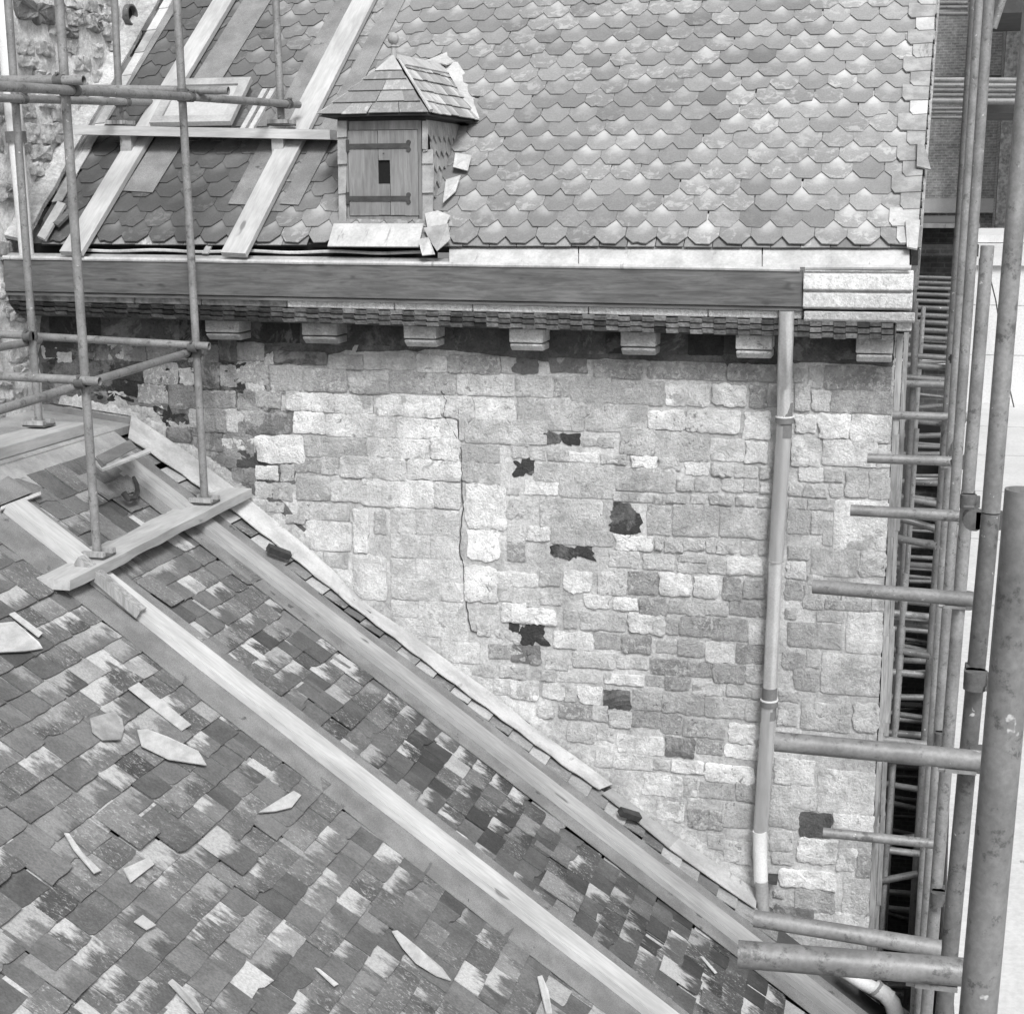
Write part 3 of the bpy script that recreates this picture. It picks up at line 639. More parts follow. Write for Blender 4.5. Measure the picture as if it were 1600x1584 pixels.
class Join:
    def __init__(s): s.v = []; s.f = []; s.uv = []; s.t = []
    def add(s, mb, mat4, tone, rr):
        o = len(s.v); s.v += [mat4 @ p for p in mb.v]; s.f += [tuple(i+o for i in q) for q in mb.f]
        s.uv += [(p.x, p.y) for p in mb.v]; s.t += [(tone, rr, 0, 1)]*len(mb.v)
    def build(s, name, mat, parent):
        me = bpy.data.meshes.new(name); me.from_pydata(s.v, [], s.f); me.update()
        uvl = me.uv_layers.new(name='UVMap'); ca = me.color_attributes.new('tone', 'FLOAT_COLOR', 'POINT')
        for i, t in enumerate(s.t): ca.data[i].color = t
        for lp in me.loops: uvl.data[lp.index].uv = s.uv[lp.vertex_index]
        c = wl(parent); me.transform(Matrix.Translation(-c))
        o = obj(name, me, mat, parent, c); o['kind'] = 'stuff'; return o
J = Join()
for i, (vis, x, v, r) in enumerate(cand):
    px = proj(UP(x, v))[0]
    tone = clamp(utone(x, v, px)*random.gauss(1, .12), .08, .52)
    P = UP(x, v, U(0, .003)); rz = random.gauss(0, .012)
    k = random.choice((0, 1, 2, 3, 4, 0, 1, 2, 3, 4, 5, 6, 7)) if px < 700 or rnd() < .4 else random.choice((0, 1, 2, 3, 4))
    rm = urot @ Matrix.Rotation(rz, 3, 'Z') @ Matrix.Rotation(random.gauss(0, .012), 3, 'Y')
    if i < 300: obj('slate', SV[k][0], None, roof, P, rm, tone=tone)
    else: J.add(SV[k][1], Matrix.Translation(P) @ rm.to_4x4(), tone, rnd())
if J.v: J.build('upper_slates', 'scaleJ', roof)
# undercloak course along the eaves, verge with bedding and hung side slates
for c in range(34):
    x = RX1-.05-c*.165
    if x < RX0+.1 or -3.5 < x < -2.65: continue
    mb = MB(); mb.prism([UP(x-.08, -.012+U(-.004, .004), .0), UP(x+.08, -.012+U(-.004, .004), .0), UP(x+.08, .16, .002), UP(x-.08, .16, .002)], un*.006)
    me = mb.mesh('slate', False, UP(x, 0)); add_uv(me); obj('eaves_slate', me, 'scale', roof, UP(x, 0), tone=U(.16, .3))
for r in range(22):
    v = -.01+r*EXPO; xr = RX1+.028*v
    mb = MB(); j = U(-.008, .008)
    wv_ = -.10-.05*(r % 2); mb.prism([UP(xr+wv_+j+.02, v, .028), UP(xr+.008, v+U(-.012, .012), .028), UP(xr+.012, v+EXPO*1.15, .020), UP(xr+wv_+j, v+EXPO*1.15, .020), UP(xr+wv_+j, v+.04, .026)], un*.010)
    part('verge_slate', mb, random.choice(('lead', 'looseg', 'leadg')), roof)
    mb = MB()
    for k in range(2):
        z0 = v+k*.07; mb.prism([UP(xr-.012, z0, .022), UP(xr+.016+.006*k, z0, -.01), UP(xr+.02+.006*k, z0, -.13), UP(xr-.012, z0, -.13)], ue*.05)
    part('hung_slate', mb, 'scallop', roof)
m = MB(); m.prism([UP(RX1-.01, 0, -.02), UP(RX1+.03, 0, -.02), UP(RX1+.03+.14, 5, -.02), UP(RX1-.01+.14, 5, -.02)], un*-.30); part('barge_board', m, 'post', roof)
m = MB(); m.prism([UP(RX1-.045, -.05, .045), UP(RX1+.01, -.06, .04), UP(RX1+.02, .16, .055), UP(RX1-.06, .16, .055)], un*-.012); part('lead_dressing', m, 'lead', roof)
m = MB(); m.prism([UP(RX1-.01, .62, .05), UP(RX1+.07, .60, .04), UP(RX1+.05, .70, .05), UP(RX1+.02, .84, .06), UP(RX1-.01, .84, .06)], un*.01); part('slipped_slate', m, 'looseg', roof)
# left verge: mortar fillet and raking lead against the tower wall
m = MB()
for i in range(26):
    v0, v1 = i*.17, (i+1)*.17
    a, b = .10+.03*mnoise.noise(Vector((v0*5, 1, 0))), .10+.03*mnoise.noise(Vector((v1*5, 1, 0)))
    m.prism([UP(RX0-.14, v0, .07), UP(RX0-.07+a*.6, v0, .03), UP(RX0-.07+b*.6, v1, .03), UP(RX0-.14, v1, .07)], un*-.03)
part('mortar_fillet', m, 'mortar', roof)
for i in range(14):
    v0 = .35+i*.27; m = MB(); m.prism([UP(RX0+.05, v0, .035), UP(RX0+.12, v0+.01, .035), UP(RX0+.12, v0+.29, .028), UP(RX0+.05, v0+.29, .028)], un*.008)
    part('soaker_slate', m, 'lead' if i % 3 else 'looseg', roof)

# dormer ---------------------------------------------------------------------------
Yd = 8.885
def DZ(y): return onY(600, y, Yd).z
dx0, dx1 = onY(527, 270, Yd).x, onY(664, 270, Yd).x
dz0, dz1 = DZ(351), DZ(183)
dorm = MB(); dorm.box((dx0, Yd+.03, dz0), (dx1, 9.9, dz1)); dorm = part('dormer', dorm, 'deck', building)
def dbox(name, xa, xb, ya, yb, Y0, Y1, mat, par=dorm):
    ym_ = (ya+yb)/2; xm_ = (xa+xb)/2; m = MB(); m.box((onY(xa, ym_, Y0).x, Y0, onY(xm_, yb, Y0).z), (onY(xb, ym_, Y0).x, Y1, onY(xm_, ya, Y0).z)); return part(name, m, mat, par)
dbox('frame', 541, 544.6, 189, 349, Yd+.004, Yd+.03, 'door'); dbox('frame', 654, 659, 189, 349, Yd+.004, Yd+.03, 'door')
dbox('frame', 544.8, 653.8, 189, 203, Yd+.005, Yd+.03, 'door'); dbox('frame', 544.8, 653.8, 337.5, 348, Yd+.003, Yd+.03, 'door')
# facing slates beside the door, cheek slates
for (xa, xb, ya, yb) in ((526, 541, 189, 214), (526.5, 541.5, 214, 256), (527, 541, 256, 302), (528, 541.5, 302, 350), (659, 666, 189, 234), (659, 676, 234, 256), (659, 678, 256, 301), (659, 676, 301, 349), (660, 668, 189, 236)):
    a = onY(xa, ya, Yd-.01); b = onY(xb, yb, Yd-.01); m = MB(); y = Yd-.010+U(-.003, .003); m.prism([(a.x, y+.012, a.z), (b.x, y+.012, a.z), (b.x+U(-.004, .004), y, b.z), (a.x, y, b.z+U(-.006, .006))], (0, .008, 0)); part('facing_slate', m, 'looseg', dorm)
for r in range(7):
    zt = dz1-.02-r*.09
    for c in range(9):
        y = Yd+.02+c*.105+(.05 if r % 2 else 0)
        if UA.z+(y-UA.y)*math.tan(PH) > zt: continue
        m = MB(); j = U(-.012, .012); m.prism([(dx1+.004+.004*(r % 2), y, zt), (dx1+.004, y+.1, zt), (dx1+.016, y+.1, zt-.085), (dx1+.018, y+.05, zt-.125+j), (dx1+.016, y, zt-.085)], (.006, 0, 0)); part('cheek_slate', m, 'looseg', dorm)
# door leaf of five boards with two strap hinges and a peephole
hx = [545, 570, 590.8, 609.6, 632, 653]
dbox('door_back', 544.9, 653.6, 203.5, 337, Yd+.0145, Yd+.0155, 'door')
hole = (591, 609.5, 251, 287)
for i, (xa, xb) in enumerate(zip(hx[:-1], hx[1:])):
    if i == 2:
        dbox('door_board', xa+.02, xb-.02, 204, 250.5, Yd-.004, Yd+.014, 'door'); dbox('door_board', xa+.02, xb-.02, 287.5, 336, Yd-.004, Yd+.014, 'door')
    else: dbox('door_board', xa+.02, xb-.02, 204+U(-.5, .5), 336.5+U(-.6, .6), Yd-.004+U(-.001, .001), Yd+.014, 'door')
dbox('peephole', 590.9, 609.4, 250.9, 287.2, Yd+.008, Yd+.0142, 'dark')
for yy_, tl in ((228.5, .5), (310.5, 1.0)):
    dbox('strap_hinge', 543, 640, yy_-4, yy_+4, Yd-.010, Yd-.0045, 'iron')
    dbox('hinge_plate', 540.5, 545, yy_-10, yy_+9, Yd-.013, Yd-.002, 'iron')
    for dy in (-6, 5):
        m = MB(); c = onY(638, yy_+dy, Yd-.012); m.tube([c, c+Vector((0, .008, 0))], .014, 10, False); part('hinge_knob', m, 'iron', dorm)
dbox('nail', 598, 600, 239, 241, Yd-.008, Yd-.004, 'iron')
# hipped dormer roof
AP = onY(617, 92, Yd+.20); ez = dz1+.005
eL, eR, eF = onY(499, 184, Yd-.07).x, onY(667, 184, Yd-.07).x+.04, Yd-.075
cL = Vector((eL, eF, ez)); cR = Vector((eR-.02, eF, ez))
vb = (AP.z-UA.z)/math.sin(PH); BK = Vector((AP.x+.01, UA.y+vb*math.cos(PH)+.03, AP.z+.01))
ve = (ez-UA.z)/math.sin(PH); sR = Vector((eR+.05, UA.y+ve*math.cos(PH)+.02, ez-.012)); sL = Vector((eL-.02, UA.y+ve*math.cos(PH)+.02, ez-.012))
m = MB(); m.add([cL, cR, sR, BK, AP, sL], [(0, 1, 4), (1, 2, 3, 4), (0, 4, 3, 5), (0, 5, 2, 1)]); part('dormer_roof', m, 'deck', dorm)
def tri_slates(A, B, T0, T1, rows, mat_fn, lift=.008, wid=.15, seed=3):
    # rows of slates on the face A-B (eaves) to T0-T1 (ridge/apex)
    random.seed(seed)
    nrm = (B-A).cross(T0-A).normalized()
    if nrm.z < 0: nrm = -nrm
    for r in range(rows):
        f0, f1 = r/rows, min(1.0, (r+1.28)/rows)
        a0, b0 = A.lerp(T0, f0), B.lerp(T1, f0); a1, b1 = A.lerp(T0, f1), B.lerp(T1, f1)
        L = (b0-a0).length; n = max(1, int(L/wid)); cuts = [0]+sorted(clamp((k+U(-.22, .22)+(.3 if r % 2 else 0))/n, .02, .98) for k in range(1, n))+[1]
        for s0, s1 in zip(cuts[:-1], cuts[1:]):
            if s1-s0 < .01: continue
            j = (a0-a1).normalized()*U(-.004, .008)
            p = [a0.lerp(b0, s0)+j, a0.lerp(b0, s1-.006)+j, a1.lerp(b1, s1-.006), a1.lerp(b1, s0)]
            me = MB(); me.prism([p[0]+nrm*(lift+.013), p[1]+nrm*(lift+.013+U(-.003, .003)), p[2]+nrm*lift, p[3]+nrm*lift], nrm*.006)
            q = me.mesh('slate', False, p[0]); add_uv(q); obj('slate', q, 'scale', dorm, p[0], tone=mat_fn())
tri_slates(cL, cR, AP, AP, 5, lambda: U(.17, .30), seed=4)
tri_slates(cR, sR, AP, BK, 5, lambda: U(.26, .36), wid=.13, seed=5)
tri_slates(sL, cL, BK, AP, 5, lambda: U(.18, .3), seed=6)
for P0, P1, wd in ((AP+Vector((0, -.02, .02)), BK+Vector((0, 0, .025)), .075), ):
    m = MB(); d = (P1-P0)
    m.prism([P0+Vector((-wd, 0, -.055)), P0+Vector((0, 0, .01)), P0+Vector((wd, 0, -.055)), P0+Vector((wd*.9, 0, -.065)), P0+Vector((0, 0, -.005)), P0+Vector((-wd*.9, 0, -.065))], d); part('ridge_lead', m, 'lead', dorm)
m = MB(); ff = Vector((0, -1, .6)).normalized()*.02
m.prism([AP+ff+Vector((0, -.01, .01)), AP.lerp(cL, .25)+ff, (AP.lerp(cL, .25)+AP.lerp(cR, .25))/2+ff*1.2, AP.lerp(cR, .25)+ff], ff*.4); part('apex_lead', m, 'lead', dorm)
for a, b in ((AP, cR),):
    m = MB(); m.tube([a.lerp(b, t)+Vector((.012, -.01, .022)) for t in (.1, .4, .7, 1.0)], .008, 8, False, True, .013); part('hip_lead', m, 'lead', dorm, True)
m = MB(); m.prism([BK+un*.05, BK+Vector((.10, .02, 0))+un*.05, sR+Vector((.11, .05, -.02))+un*.03, sR+Vector((-.02, -.04, 0))+un*.03], un*.01); part('valley_lead', m, 'lead', dorm)
m = MB(); m.prism([BK+un*.06+Vector((-.10, -.05, 0)), BK+un*.06+Vector((.05, -.08, -.03)), BK+un*.05+Vector((.09, .10, .02)), BK+un*.05+Vector((0, .14, .08))], un*.01); part('saddle_lead', m, 'lead', dorm)
m = MB(); c = AP+Vector((0, -.02, .0)); m.tube([c, c+Vector((0, 0, .05)), c+Vector((0, 0, .075))], .022, 10, False, True, .010)
for k in range(7): 
    pass
prof = [(.012, .06), (.020, .07), (.014, .08), (.030, .095), (.036, .115), (.030, .135), (.012, .150), (.001, .154)]
o0 = len(m.v)
for rr, z in prof: m.v += [c+Vector((rr*math.cos(2*math.pi*k/14), rr*math.sin(2*math.pi*k/14), z)) for k in range(14)]
for i in range(len(prof)-1):
    for k in range(14): m.f.append((o0+i*14+k, o0+i*14+(k+1) % 14, o0+(i+1)*14+(k+1) % 14, o0+(i+1)*14+k))
part('finial', m, 'leadg', dorm, True)
# lead apron under the hatch, crumpled at its right end
a, b = onY(522, 351, Yd-.02), onY(662, 351, Yd-.02); c, d = onY(512, 386, 8.72), onY(654, 387, 8.72)
a, b, c, d = [onP(x, y, UA+un*.05, un) for x, y in ((522, 351), (662, 351), (512, 386), (654, 387))]
m = MB(); m.prism([a, b, d, c], un*.008); part('apron', m, 'lead', dorm)
for pl, mt in (([(664, 335), (684, 330), (704, 338), (697, 352), (668, 356)], 'lead'), ([(662, 357), (700, 350), (704, 375), (683, 393), (672, 378)], 'looseg'), ([(653, 375), (670, 372), (680, 398), (660, 400)], 'lead'), ([(712, 240), (737, 244), (731, 268), (708, 262)], 'lead'), ([(697, 282), (720, 275), (712, 300), (692, 318)], 'lead')):
    m = MB(); m.prism([onP(x, y, UA+un*(.05+.02*(i % 2)), un) for i, (x, y) in enumerate(pl)], un*.006); part('lead_scrap', m, mt, dorm)
# skylight ---------------------------------------------------------------------------
q4 = [Uxv(235, 190, .12), Uxv(352, 190, .12), Uxv(370, 128, .12), Uxv(262, 128, .12)]
sx0, sx1 = q4[0][0]+.02, q4[1][0]+.02; sv0, sv1 = q4[0][1], q4[2][1]+.02
m = MB(); m.prism([UP(sx0, sv0, -.01), UP(sx1, sv0, -.01), UP(sx1, sv1, -.01), UP(sx0, sv1, -.01)], un*.10); skl = part('skylight', m, 'leadd', building)
m = MB(); e = .05
for (xa, xb, va, vb_) in ((sx0-.02, sx1+.02, sv0-.02, sv0+e), (sx0-.02, sx1+.02, sv1-e, sv1+.02), (sx0-.02, sx0+e, sv0+e, sv1-e), (sx1-e, sx1+.02, sv0+e, sv1-e)):
    m.prism([UP(xa, va, .092), UP(xb, va, .092), UP(xb, vb_, .092), UP(xa, vb_, .092)], un*.035)
part('sash', m, 'leadg', skl)
m = MB(); m.prism([UP(sx0+e, sv0+e, .10), UP(sx1-e, sv0+e, .10), UP(sx1-e, sv1-e, .10), UP(sx0+e, sv1-e, .10)], un*.01); part('pane', m, 'glass', skl)
for k in range(2):
    m = MB(); m.prism([UP(sx1+.05+.06*k, sv0-.04, .02), UP(sx1+.085+.06*k, sv0-.04, .02), UP(sx1+.12+.06*k, sv1, .02), UP(sx1+.085+.06*k, sv1, .02)], un*.025); part('side_flashing', m, 'lead', skl)

# downpipe ---------------------------------------------------------------------------
dp = [(1229, 486, 8.64), (1228, 530, 8.65), (1227, 560, 8.69), (1226.5, 575, 8.76), (1226, 592, 8.85), (1225.5, 605, 8.90), (1225, 655, 8.92)]
pipe = MB(); pipe.tube([onY(*p) for p in dp], .043, 18, False); pipe = part('downpipe', pipe, 'zinc', building, True)
def seg_pipe(a, b, r=.043, Y=8.92, mat='zinc', name='pipe_length'):
    m = MB(); m.tube([onY(a[0], a[1], Y), onY(b[0], b[1], Y)], r, 18, True); return part(name, m, mat, pipe, True)
seg_pipe((1226, 652), (1212, 876), .045, mat='zincd'); seg_pipe((1212.5, 874), (1202, 1095), .042); seg_pipe((1202, 1096), (1188, 1300), .046, mat='zincd'); seg_pipe((1187, 1298), (1189, 1378), .044, 8.90, 'pvc'); seg_pipe((1190, 1376), (1192, 1428), .041, 8.88, 'leadg')
for x, y, r in ((1226, 655, .054), (1202, 1097, .054)):
    m = MB(); a = onY(x, y-3, 8.92); b = onY(x-.3, y+6, 8.92); m.tube([a, b], r, 18, True); part('collar', m, 'leadd', pipe, True)
    m = MB(); m.tube([onY(x, y-5, 8.92), onY(x, y-3, 8.92)], r*1.03, 18, False); part('collar_rim', m, 'pvc', pipe, True)
for x, y in ((1212, 876), (1227, 568), (1226, 592), (1189, 1376), (1187, 1299)):
    m = MB(); m.tube([onY(x, y-1, 8.915), onY(x, y+1.5, 8.915)], .0475, 18, False); part('joint_band', m, 'leadg', pipe, True)
m = MB(); a = onY(1199, 1377, 8.9); m.box((a.x, 8.89, a.z-.012), (a.x+.06, 9.0, a.z+.012)); part('bracket', m, 'iron', pipe)

# ------------------------------------------------------------------ tower wall on the left
XT = -5.55
tower = thing('tower', (-6.2, 9.0, 0), 'tall rubble stone wall with patchy mortar beside the scaffold', 'building')
m = MB(); m.box((-8.5, 3.0, .01), (XT-.03, 16, H+5)); tw = part('wall', m, 'rubble', tower)
m = MB(); ny, nz = 150, 130; y0_, y1_, z0_, z1_ = 6.0, 13.0, H-2.2, H+2.6
for i in range(ny+1):
    for k in range(nz+1):
        y = y0_+(y1_-y0_)*i/ny; z = z0_+(z1_-z0_)*k/nz
        hgt = .022*mnoise.noise(Vector((y*3, z*3.6, 1)))+.016*mnoise.noise(Vector((y*8, z*9, 4)))+.010*mnoise.noise(Vector((y*21, z*23, 7)))
        m.v.append(Vector((XT+hgt, y, z)))
for i in range(ny):
    for k in range(nz): a = i*(nz+1)+k; m.f.append((a, a+nz+1, a+nz+2, a+1))
part('rendered_face', m, 'rubble', tower, True)
for zc, x0, y0, x1, y1, t in [s for s in stones if s[0] == 'L']:
    xm, ym = (x0+x1)/2, (y0+y1)/2
    Ya, Yb = onX(x0, ym, XT).y, onX(x1, ym, XT).y; Z1, Z0 = onX(xm, y0, XT).z, onX(xm, y1, XT).z
    me = stone_mesh(abs(Yb-Ya), Z1-Z0, .9, U(.015, .03)); c = Vector((XT+.006, (Ya+Yb)/2, (Z0+Z1)/2))
    obj('stone', me.mesh('stone', True), 'stone', tw, c, FACING_RIGHT, tone=TONE[t]*U(.9, 1.05))
random.seed(77)
for k in range(70):      # rubble showing through the mortar
    px, py = U(-30, 250), U(-30, 330) if k < 45 else U(380, 640)
    if k >= 45: px = U(-40, 45)
    P = onX(px, py, XT)
    wd, ht = U(.10, .28), U(.06, .13); me = stone_mesh(wd, ht, 1.0, U(.012, .022), 20)
    obj('stone', me.mesh('stone', True), 'stone', tw, P, FACING_RIGHT @ Matrix.Rotation(U(-.25, .25), 3, 'Y'), tone=random.choice((.5, .6, .66, .7, .45)))
c = onX(199, 24, XT); m = MB(); m.tube([c+Vector((-.30, 0, 0)), c+Vector((.05, -.01, 0))], .075, 20, True); part('drain_hole', m, 'tube2', tower, True)
m = MB(); m.tube([c+Vector((-.02, 0, 0)), c+Vector((.012, 0, 0))], .062, 20, False); part('drain_void', m, 'dark', tower)
# pale rain pipe running down beside the tower
rp = thing('rain_pipe', onY(40, 396, 8.78), 'pale rain pipe with a dark collar standing behind the left scaffold upright', 'pipe')
P0, P1 = onY(2, -30, 8.72), onY(42, 400, 8.72)
for s0, s1, r in ((0, .56, .055), (.56, 1.0, .048)):
    m = MB(); m.tube([P0.lerp(P1, s0), P0.lerp(P1, s1)], r, 14); part('pipe_length', m, 'pvc', rp, True)
m = MB(); m.tube([P0.lerp(P1, .54), P0.lerp(P1, .58)], .066, 14, False); part('collar', m, 'tube2', rp, True)

# ------------------------------------------------------------------ lower roof
low = thing('lower_building', (-3.2, 6.5, 0), 'lower building with a slated roof pitched against the stone wall', 'building')
VE = 6.75; UE = 6.2
m = MB(); m.prism([LP(.0, .0, -.05), LP(UE, .0, -.05), LP(UE, VE, -.05), LP(.0, VE, -.05)], ln*-.1); lroof = part('roof', m, 'deck', low)
base = LP(0, VE, -.2); m = MB(); m.prism([(-8.4, 8.99, .01), (base.x, 8.99, .01), (base.x, 8.99, base.z), (LA.x, 8.99, LA.z-.3), (-5.6, 8.99, LA.z-.2)], (0, -6.4, 0)); part('body', m, 'mortar', low)
# low-pitched lead crown left of the slates
TA = onY(66, 637, YW); tdir = (LA-TA)
def TP(u, s, h=0): return TA + Vector((0, -u, 0)) + tdir*s + Vector((0, 0, h))
for i, (ua, ub) in enumerate(((.0, 1.35), (1.36, 3.2), (3.21, 6.2))):
    m = MB(); m.prism([TP(ua, -.5, .004*i), TP(ub, -.5, .004*i), TP(ub, 1.06, .004*i), TP(ua, 1.06, .004*i)], (0, 0, -.05)); part('lead_crown', m, 'leadg', low)
m = MB(); m.prism([LP(.30, -.02, .0), LP(UE, -.02, .0), LP(UE, .27, .0), LP(.30, .27, .0)], ln*.012); part('lead_roll', m, 'leadg', low)
# slates
LEX = .132
def slate_shape(k):
    random.seed(300+k); w, L = 1.0, .25; mb = MB()
    tl = [(-.5, L/2+U(-.004, .004)), (-.17, L/2+U(-.003, .003)), (.2, L/2+U(-.003, .003)), (.5, L/2+U(-.004, .004))]
    if k % 4 == 1: tl = [(-.5, L/2-.016), (-.38, L/2-.004)] + tl[1:]
    if k % 4 == 2: tl = tl[:3] + [(.40, L/2-.005), (.5, L/2-.018)]
    if k == 7: tl = [(-.5, L/2), (-.1, L/2-.012), (.05, L/2-.03), (.5, L/2-.022)]
    pts = tl + [(.5, -L/2), (-.5, -L/2)]; n = len(pts)
    th = .006; cup = U(-.0008, .0008)
    def z(x, y): return .014+.062*y + cup*(x*2)**2
    bot = [Vector((x, y, z(x, y))) for x, y in pts]; top = [Vector((x, y, z(x, y)+th)) for x, y in pts]
    mb.add(bot+top, [tuple(range(n)), tuple(range(n, 2*n))[::-1]] + [(i, n+i, n+(i+1) % n, (i+1) % n) for i in range(n)])
    return mb
SL = []
for k in range(8):
    mb = slate_shape(k); me = mb.mesh('riven_slate'); uvl = me.uv_layers.new(name='UVMap')
    for lp in me.loops:
        cc = me.vertices[lp.vertex_index].co; uvl.data[lp.index].uv = (cc.x*.17, -cc.y)
    me.materials.append(MT['slate']); SL.append((me, mb))
random.seed(42)
lrot = Matrix((lu, ldv, lu.cross(ldv))).transposed()
if lrot.col[2].dot(ln) < 0: lrot = Matrix((-lu, ldv, (-lu).cross(ldv))).transposed()
cand = []
r = 0; v = .30
while v < VE-.05:
    u = -.05 + U(0, .16)
    while u < UE:
        w_ = random.choice((.15, .165, .17, .175, .185, .2, .14)) if rnd() < .9 else U(.09, .24)
        uc = u+w_/2
        x, y, z = proj(LP(uc, v))
        inside = -60 < x < 1480 and -40 < y < 1650
        hid = (1.80 < uc < 2.20) or (uc < .83 and uc > .05 and v > .30)
        if inside and not hid: cand.append((z, uc, v, w_, x, y))
        u += w_+.004
    v += LEX*U(.96, 1.04); r += 1
cand.sort(key=lambda t: t[0] + (50 if not (0 < t[4] < 1600 and 0 < t[5] < 1584) else 0))
J = Join()
for i, (z, uc, v, w_, x, y) in enumerate(cand):
    k = random.choice((0, 4, 0, 4, 3, 3, 0, 4, 0, 3, 4, 0, 1, 2, 5, 6, 7)); rz = random.gauss(0, .009)
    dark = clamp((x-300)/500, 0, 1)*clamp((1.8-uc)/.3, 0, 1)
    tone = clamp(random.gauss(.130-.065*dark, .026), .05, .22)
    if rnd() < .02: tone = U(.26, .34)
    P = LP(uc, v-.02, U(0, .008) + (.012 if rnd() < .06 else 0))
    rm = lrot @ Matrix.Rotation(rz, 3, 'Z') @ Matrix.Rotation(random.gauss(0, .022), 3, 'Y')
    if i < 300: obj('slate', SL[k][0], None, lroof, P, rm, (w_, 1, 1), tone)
    else:
        mb = SL[k][1]; mb2 = MB(); mb2.v = mb.v; mb2.f = mb.f
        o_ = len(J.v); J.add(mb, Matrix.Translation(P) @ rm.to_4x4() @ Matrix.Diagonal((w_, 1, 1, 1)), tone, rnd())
        J.uv[o_:] = [(p.x*.17, -p.y) for p in mb.v]
if J.v: J.build('lower_slates', 'slateJ', lroof)
# soaker slates showing below the wall flashing
v = .45
while v < 5.3:
    L_ = U(.13, .17); m = MB(); a = U(.35, .40)
    m.prism([LP(.16, v, .018), LP(a, v, .018), LP(a, v+L_-.004, .032), LP(.16, v+L_-.004, .032)], ln*.006)
    me = m.mesh('slate', False, LP(.15, v)); uvl = me.uv_layers.new(name='UVMap')
    for lp in me.loops:
        cc = me.vertices[lp.vertex_index].co; uvl.data[lp.index].uv = (cc.dot(lu), -cc.dot(ldv))
    obj('soaker_slate', me, 'slate', lroof, LP(.15, v), tone=random.choice((.12, .16, .3, .4, .2)))
    v += L_
# lead flashing along the wall: sections dressed down over the soakers
up_e = [(205, 649), (290, 706), (380, 774), (470, 848), (520, 892), (563, 938), (640, 990), (712, 1043), (770, 1085), (832, 1137), (900, 1184), (956, 1226)]
lo_e = [(200, 684), (285, 742), (352, 789), (440, 858), (505, 910), (560, 955), (630, 1008), (700, 1062), (760, 1106), (822, 1152), (890, 1203), (936, 1233)]
for s0, s1 in ((0, 2), (2, 4), (4, 7), (7, 9), (9, 11)):
    m = MB()
    for i in range(s0, s1):
        n = 5
        for j in range(n):
            def L2(e, t):
                a_, b_ = Vector(e[i]), Vector(e[i+1]); return a_.lerp(b_, t)
            def pt(t):
                a_ = L2(up_e, t); b_ = L2(lo_e, t); wv = .006*mnoise.noise(Vector((a_.x*.05, s0, 0)))
                return onY(a_.x, a_.y+3*wv*100*.3, YW-.026+wv), onP(b_.x, b_.y+1.2*math.sin(b_.x*.13), LA+ln*(.05+.003*(s0 % 2)), ln)
            (a0, b0), (a1, b1) = pt(j/n), pt((j+1)/n)
            m.prism([a0, b0, b1, a1], (ln+Vector((0, -.3, 0)))*.008)
    part('wall_flashing', m, 'leadw', low, True)
up2 = [(955, 1232), (1000, 1265), (1060, 1310), (1120, 1350), (1182, 1392)]; lo2 = [(940, 1240), (985, 1275), (1045, 1325), (1110, 1372), (1180, 1420)]
for i in range(4):
    m = MB(); m.prism([onY(*up2[i], YW-.016), onP(*lo2[i], LA+ln*.05, ln), onP(*lo2[i+1], LA+ln*.05, ln), onY(*up2[i+1], YW-.016)], (ln+Vector((0, -.3, 0)))*.008); part('wall_flashing', m, 'leadg' if i < 2 else 'lead', low)
# dark apron upstand at the crown
m = MB(); m.prism([onY(70, 632, YW-.012), onY(70, 648, YW-.10), onY(198, 676, YW-.10), onY(206, 655, YW-.012)], (0, -.008, .006)); part('crown_upstand', m, 'leadd', low)
# mortar fillet line over the flashing
m = MB(); pts = [(95, 622), (205, 640), (300, 700), (390, 770), (470, 838), (560, 925), (640, 978), (740, 1062), (840, 1130), (960, 1222), (1060, 1300), (1185, 1385)]
for a_, b_ in zip(pts[:-1], pts[1:]):
    for j in range(4):
        p = Vector(a_).lerp(Vector(b_), j/4); r2 = Vector(a_).lerp(Vector(b_), (j+1)/4)
        n0, n1 = 9+6*mnoise.noise(Vector((p.x*.06, 0, 0))), 9+6*mnoise.noise(Vector((r2.x*.06, 0, 0)))
        m.prism([onY(p.x+2, p.y-n0, YW-.004), onY(p.x-4, p.y+9, YW-.010), onY(r2.x-4, r2.y+9, YW-.010), onY(r2.x+2, r2.y-n1, YW-.004)], (0, .03, 0))
part('mortar_fillet', m, 'mortar', low)
# battens (shallow timber hips) and felt, loose on the roof
def on_roof(name, u0, u1, v0, v1, h0, h1, mat, label, cat, group=None, n=12, wob=.006):
    m = MB(); s = U(0, 50)
    def w1(v): return wob*mnoise.noise(Vector((v*1.7, s, 0)))
    prev = None
    pts = [v0+(v1-v0)*i/n for i in range(n+1)]
    rings = []
    for v in pts:
        a = w1(v); b = w1(v+9); rings.append([LP(u0+a, v, h0), LP(u1+b, v, h0), LP(u1+b, v, h1), LP(u0+a, v, h1)])
    for g_ in rings: m.v += g_
    for i in range(n):
        for k in range(4): m.f.append((i*4+k, i*4+(k+1) % 4, (i+1)*4+(k+1) % 4, (i+1)*4+k))
    m.f += [(0, 1, 2, 3), tuple(n*4+k for k in (3, 2, 1, 0))]
    c = LP((u0+u1)/2, v0, h0); rot = lrot
    me = bpy.data.meshes.new(name); inv = rot.inverted()
    me.from_pydata([inv @ (p-c) for p in m.v], [], m.f); me.update()
    o = obj(name, me, mat, None, c, rot); return tag(o, label, cat, group)
on_roof('felt_strip', 1.74, 2.27, .33, VE-.1, .030, .034, 'felt', 'grey mineral felt strip under the pale timber batten', 'roofing felt', None, 24, .02)
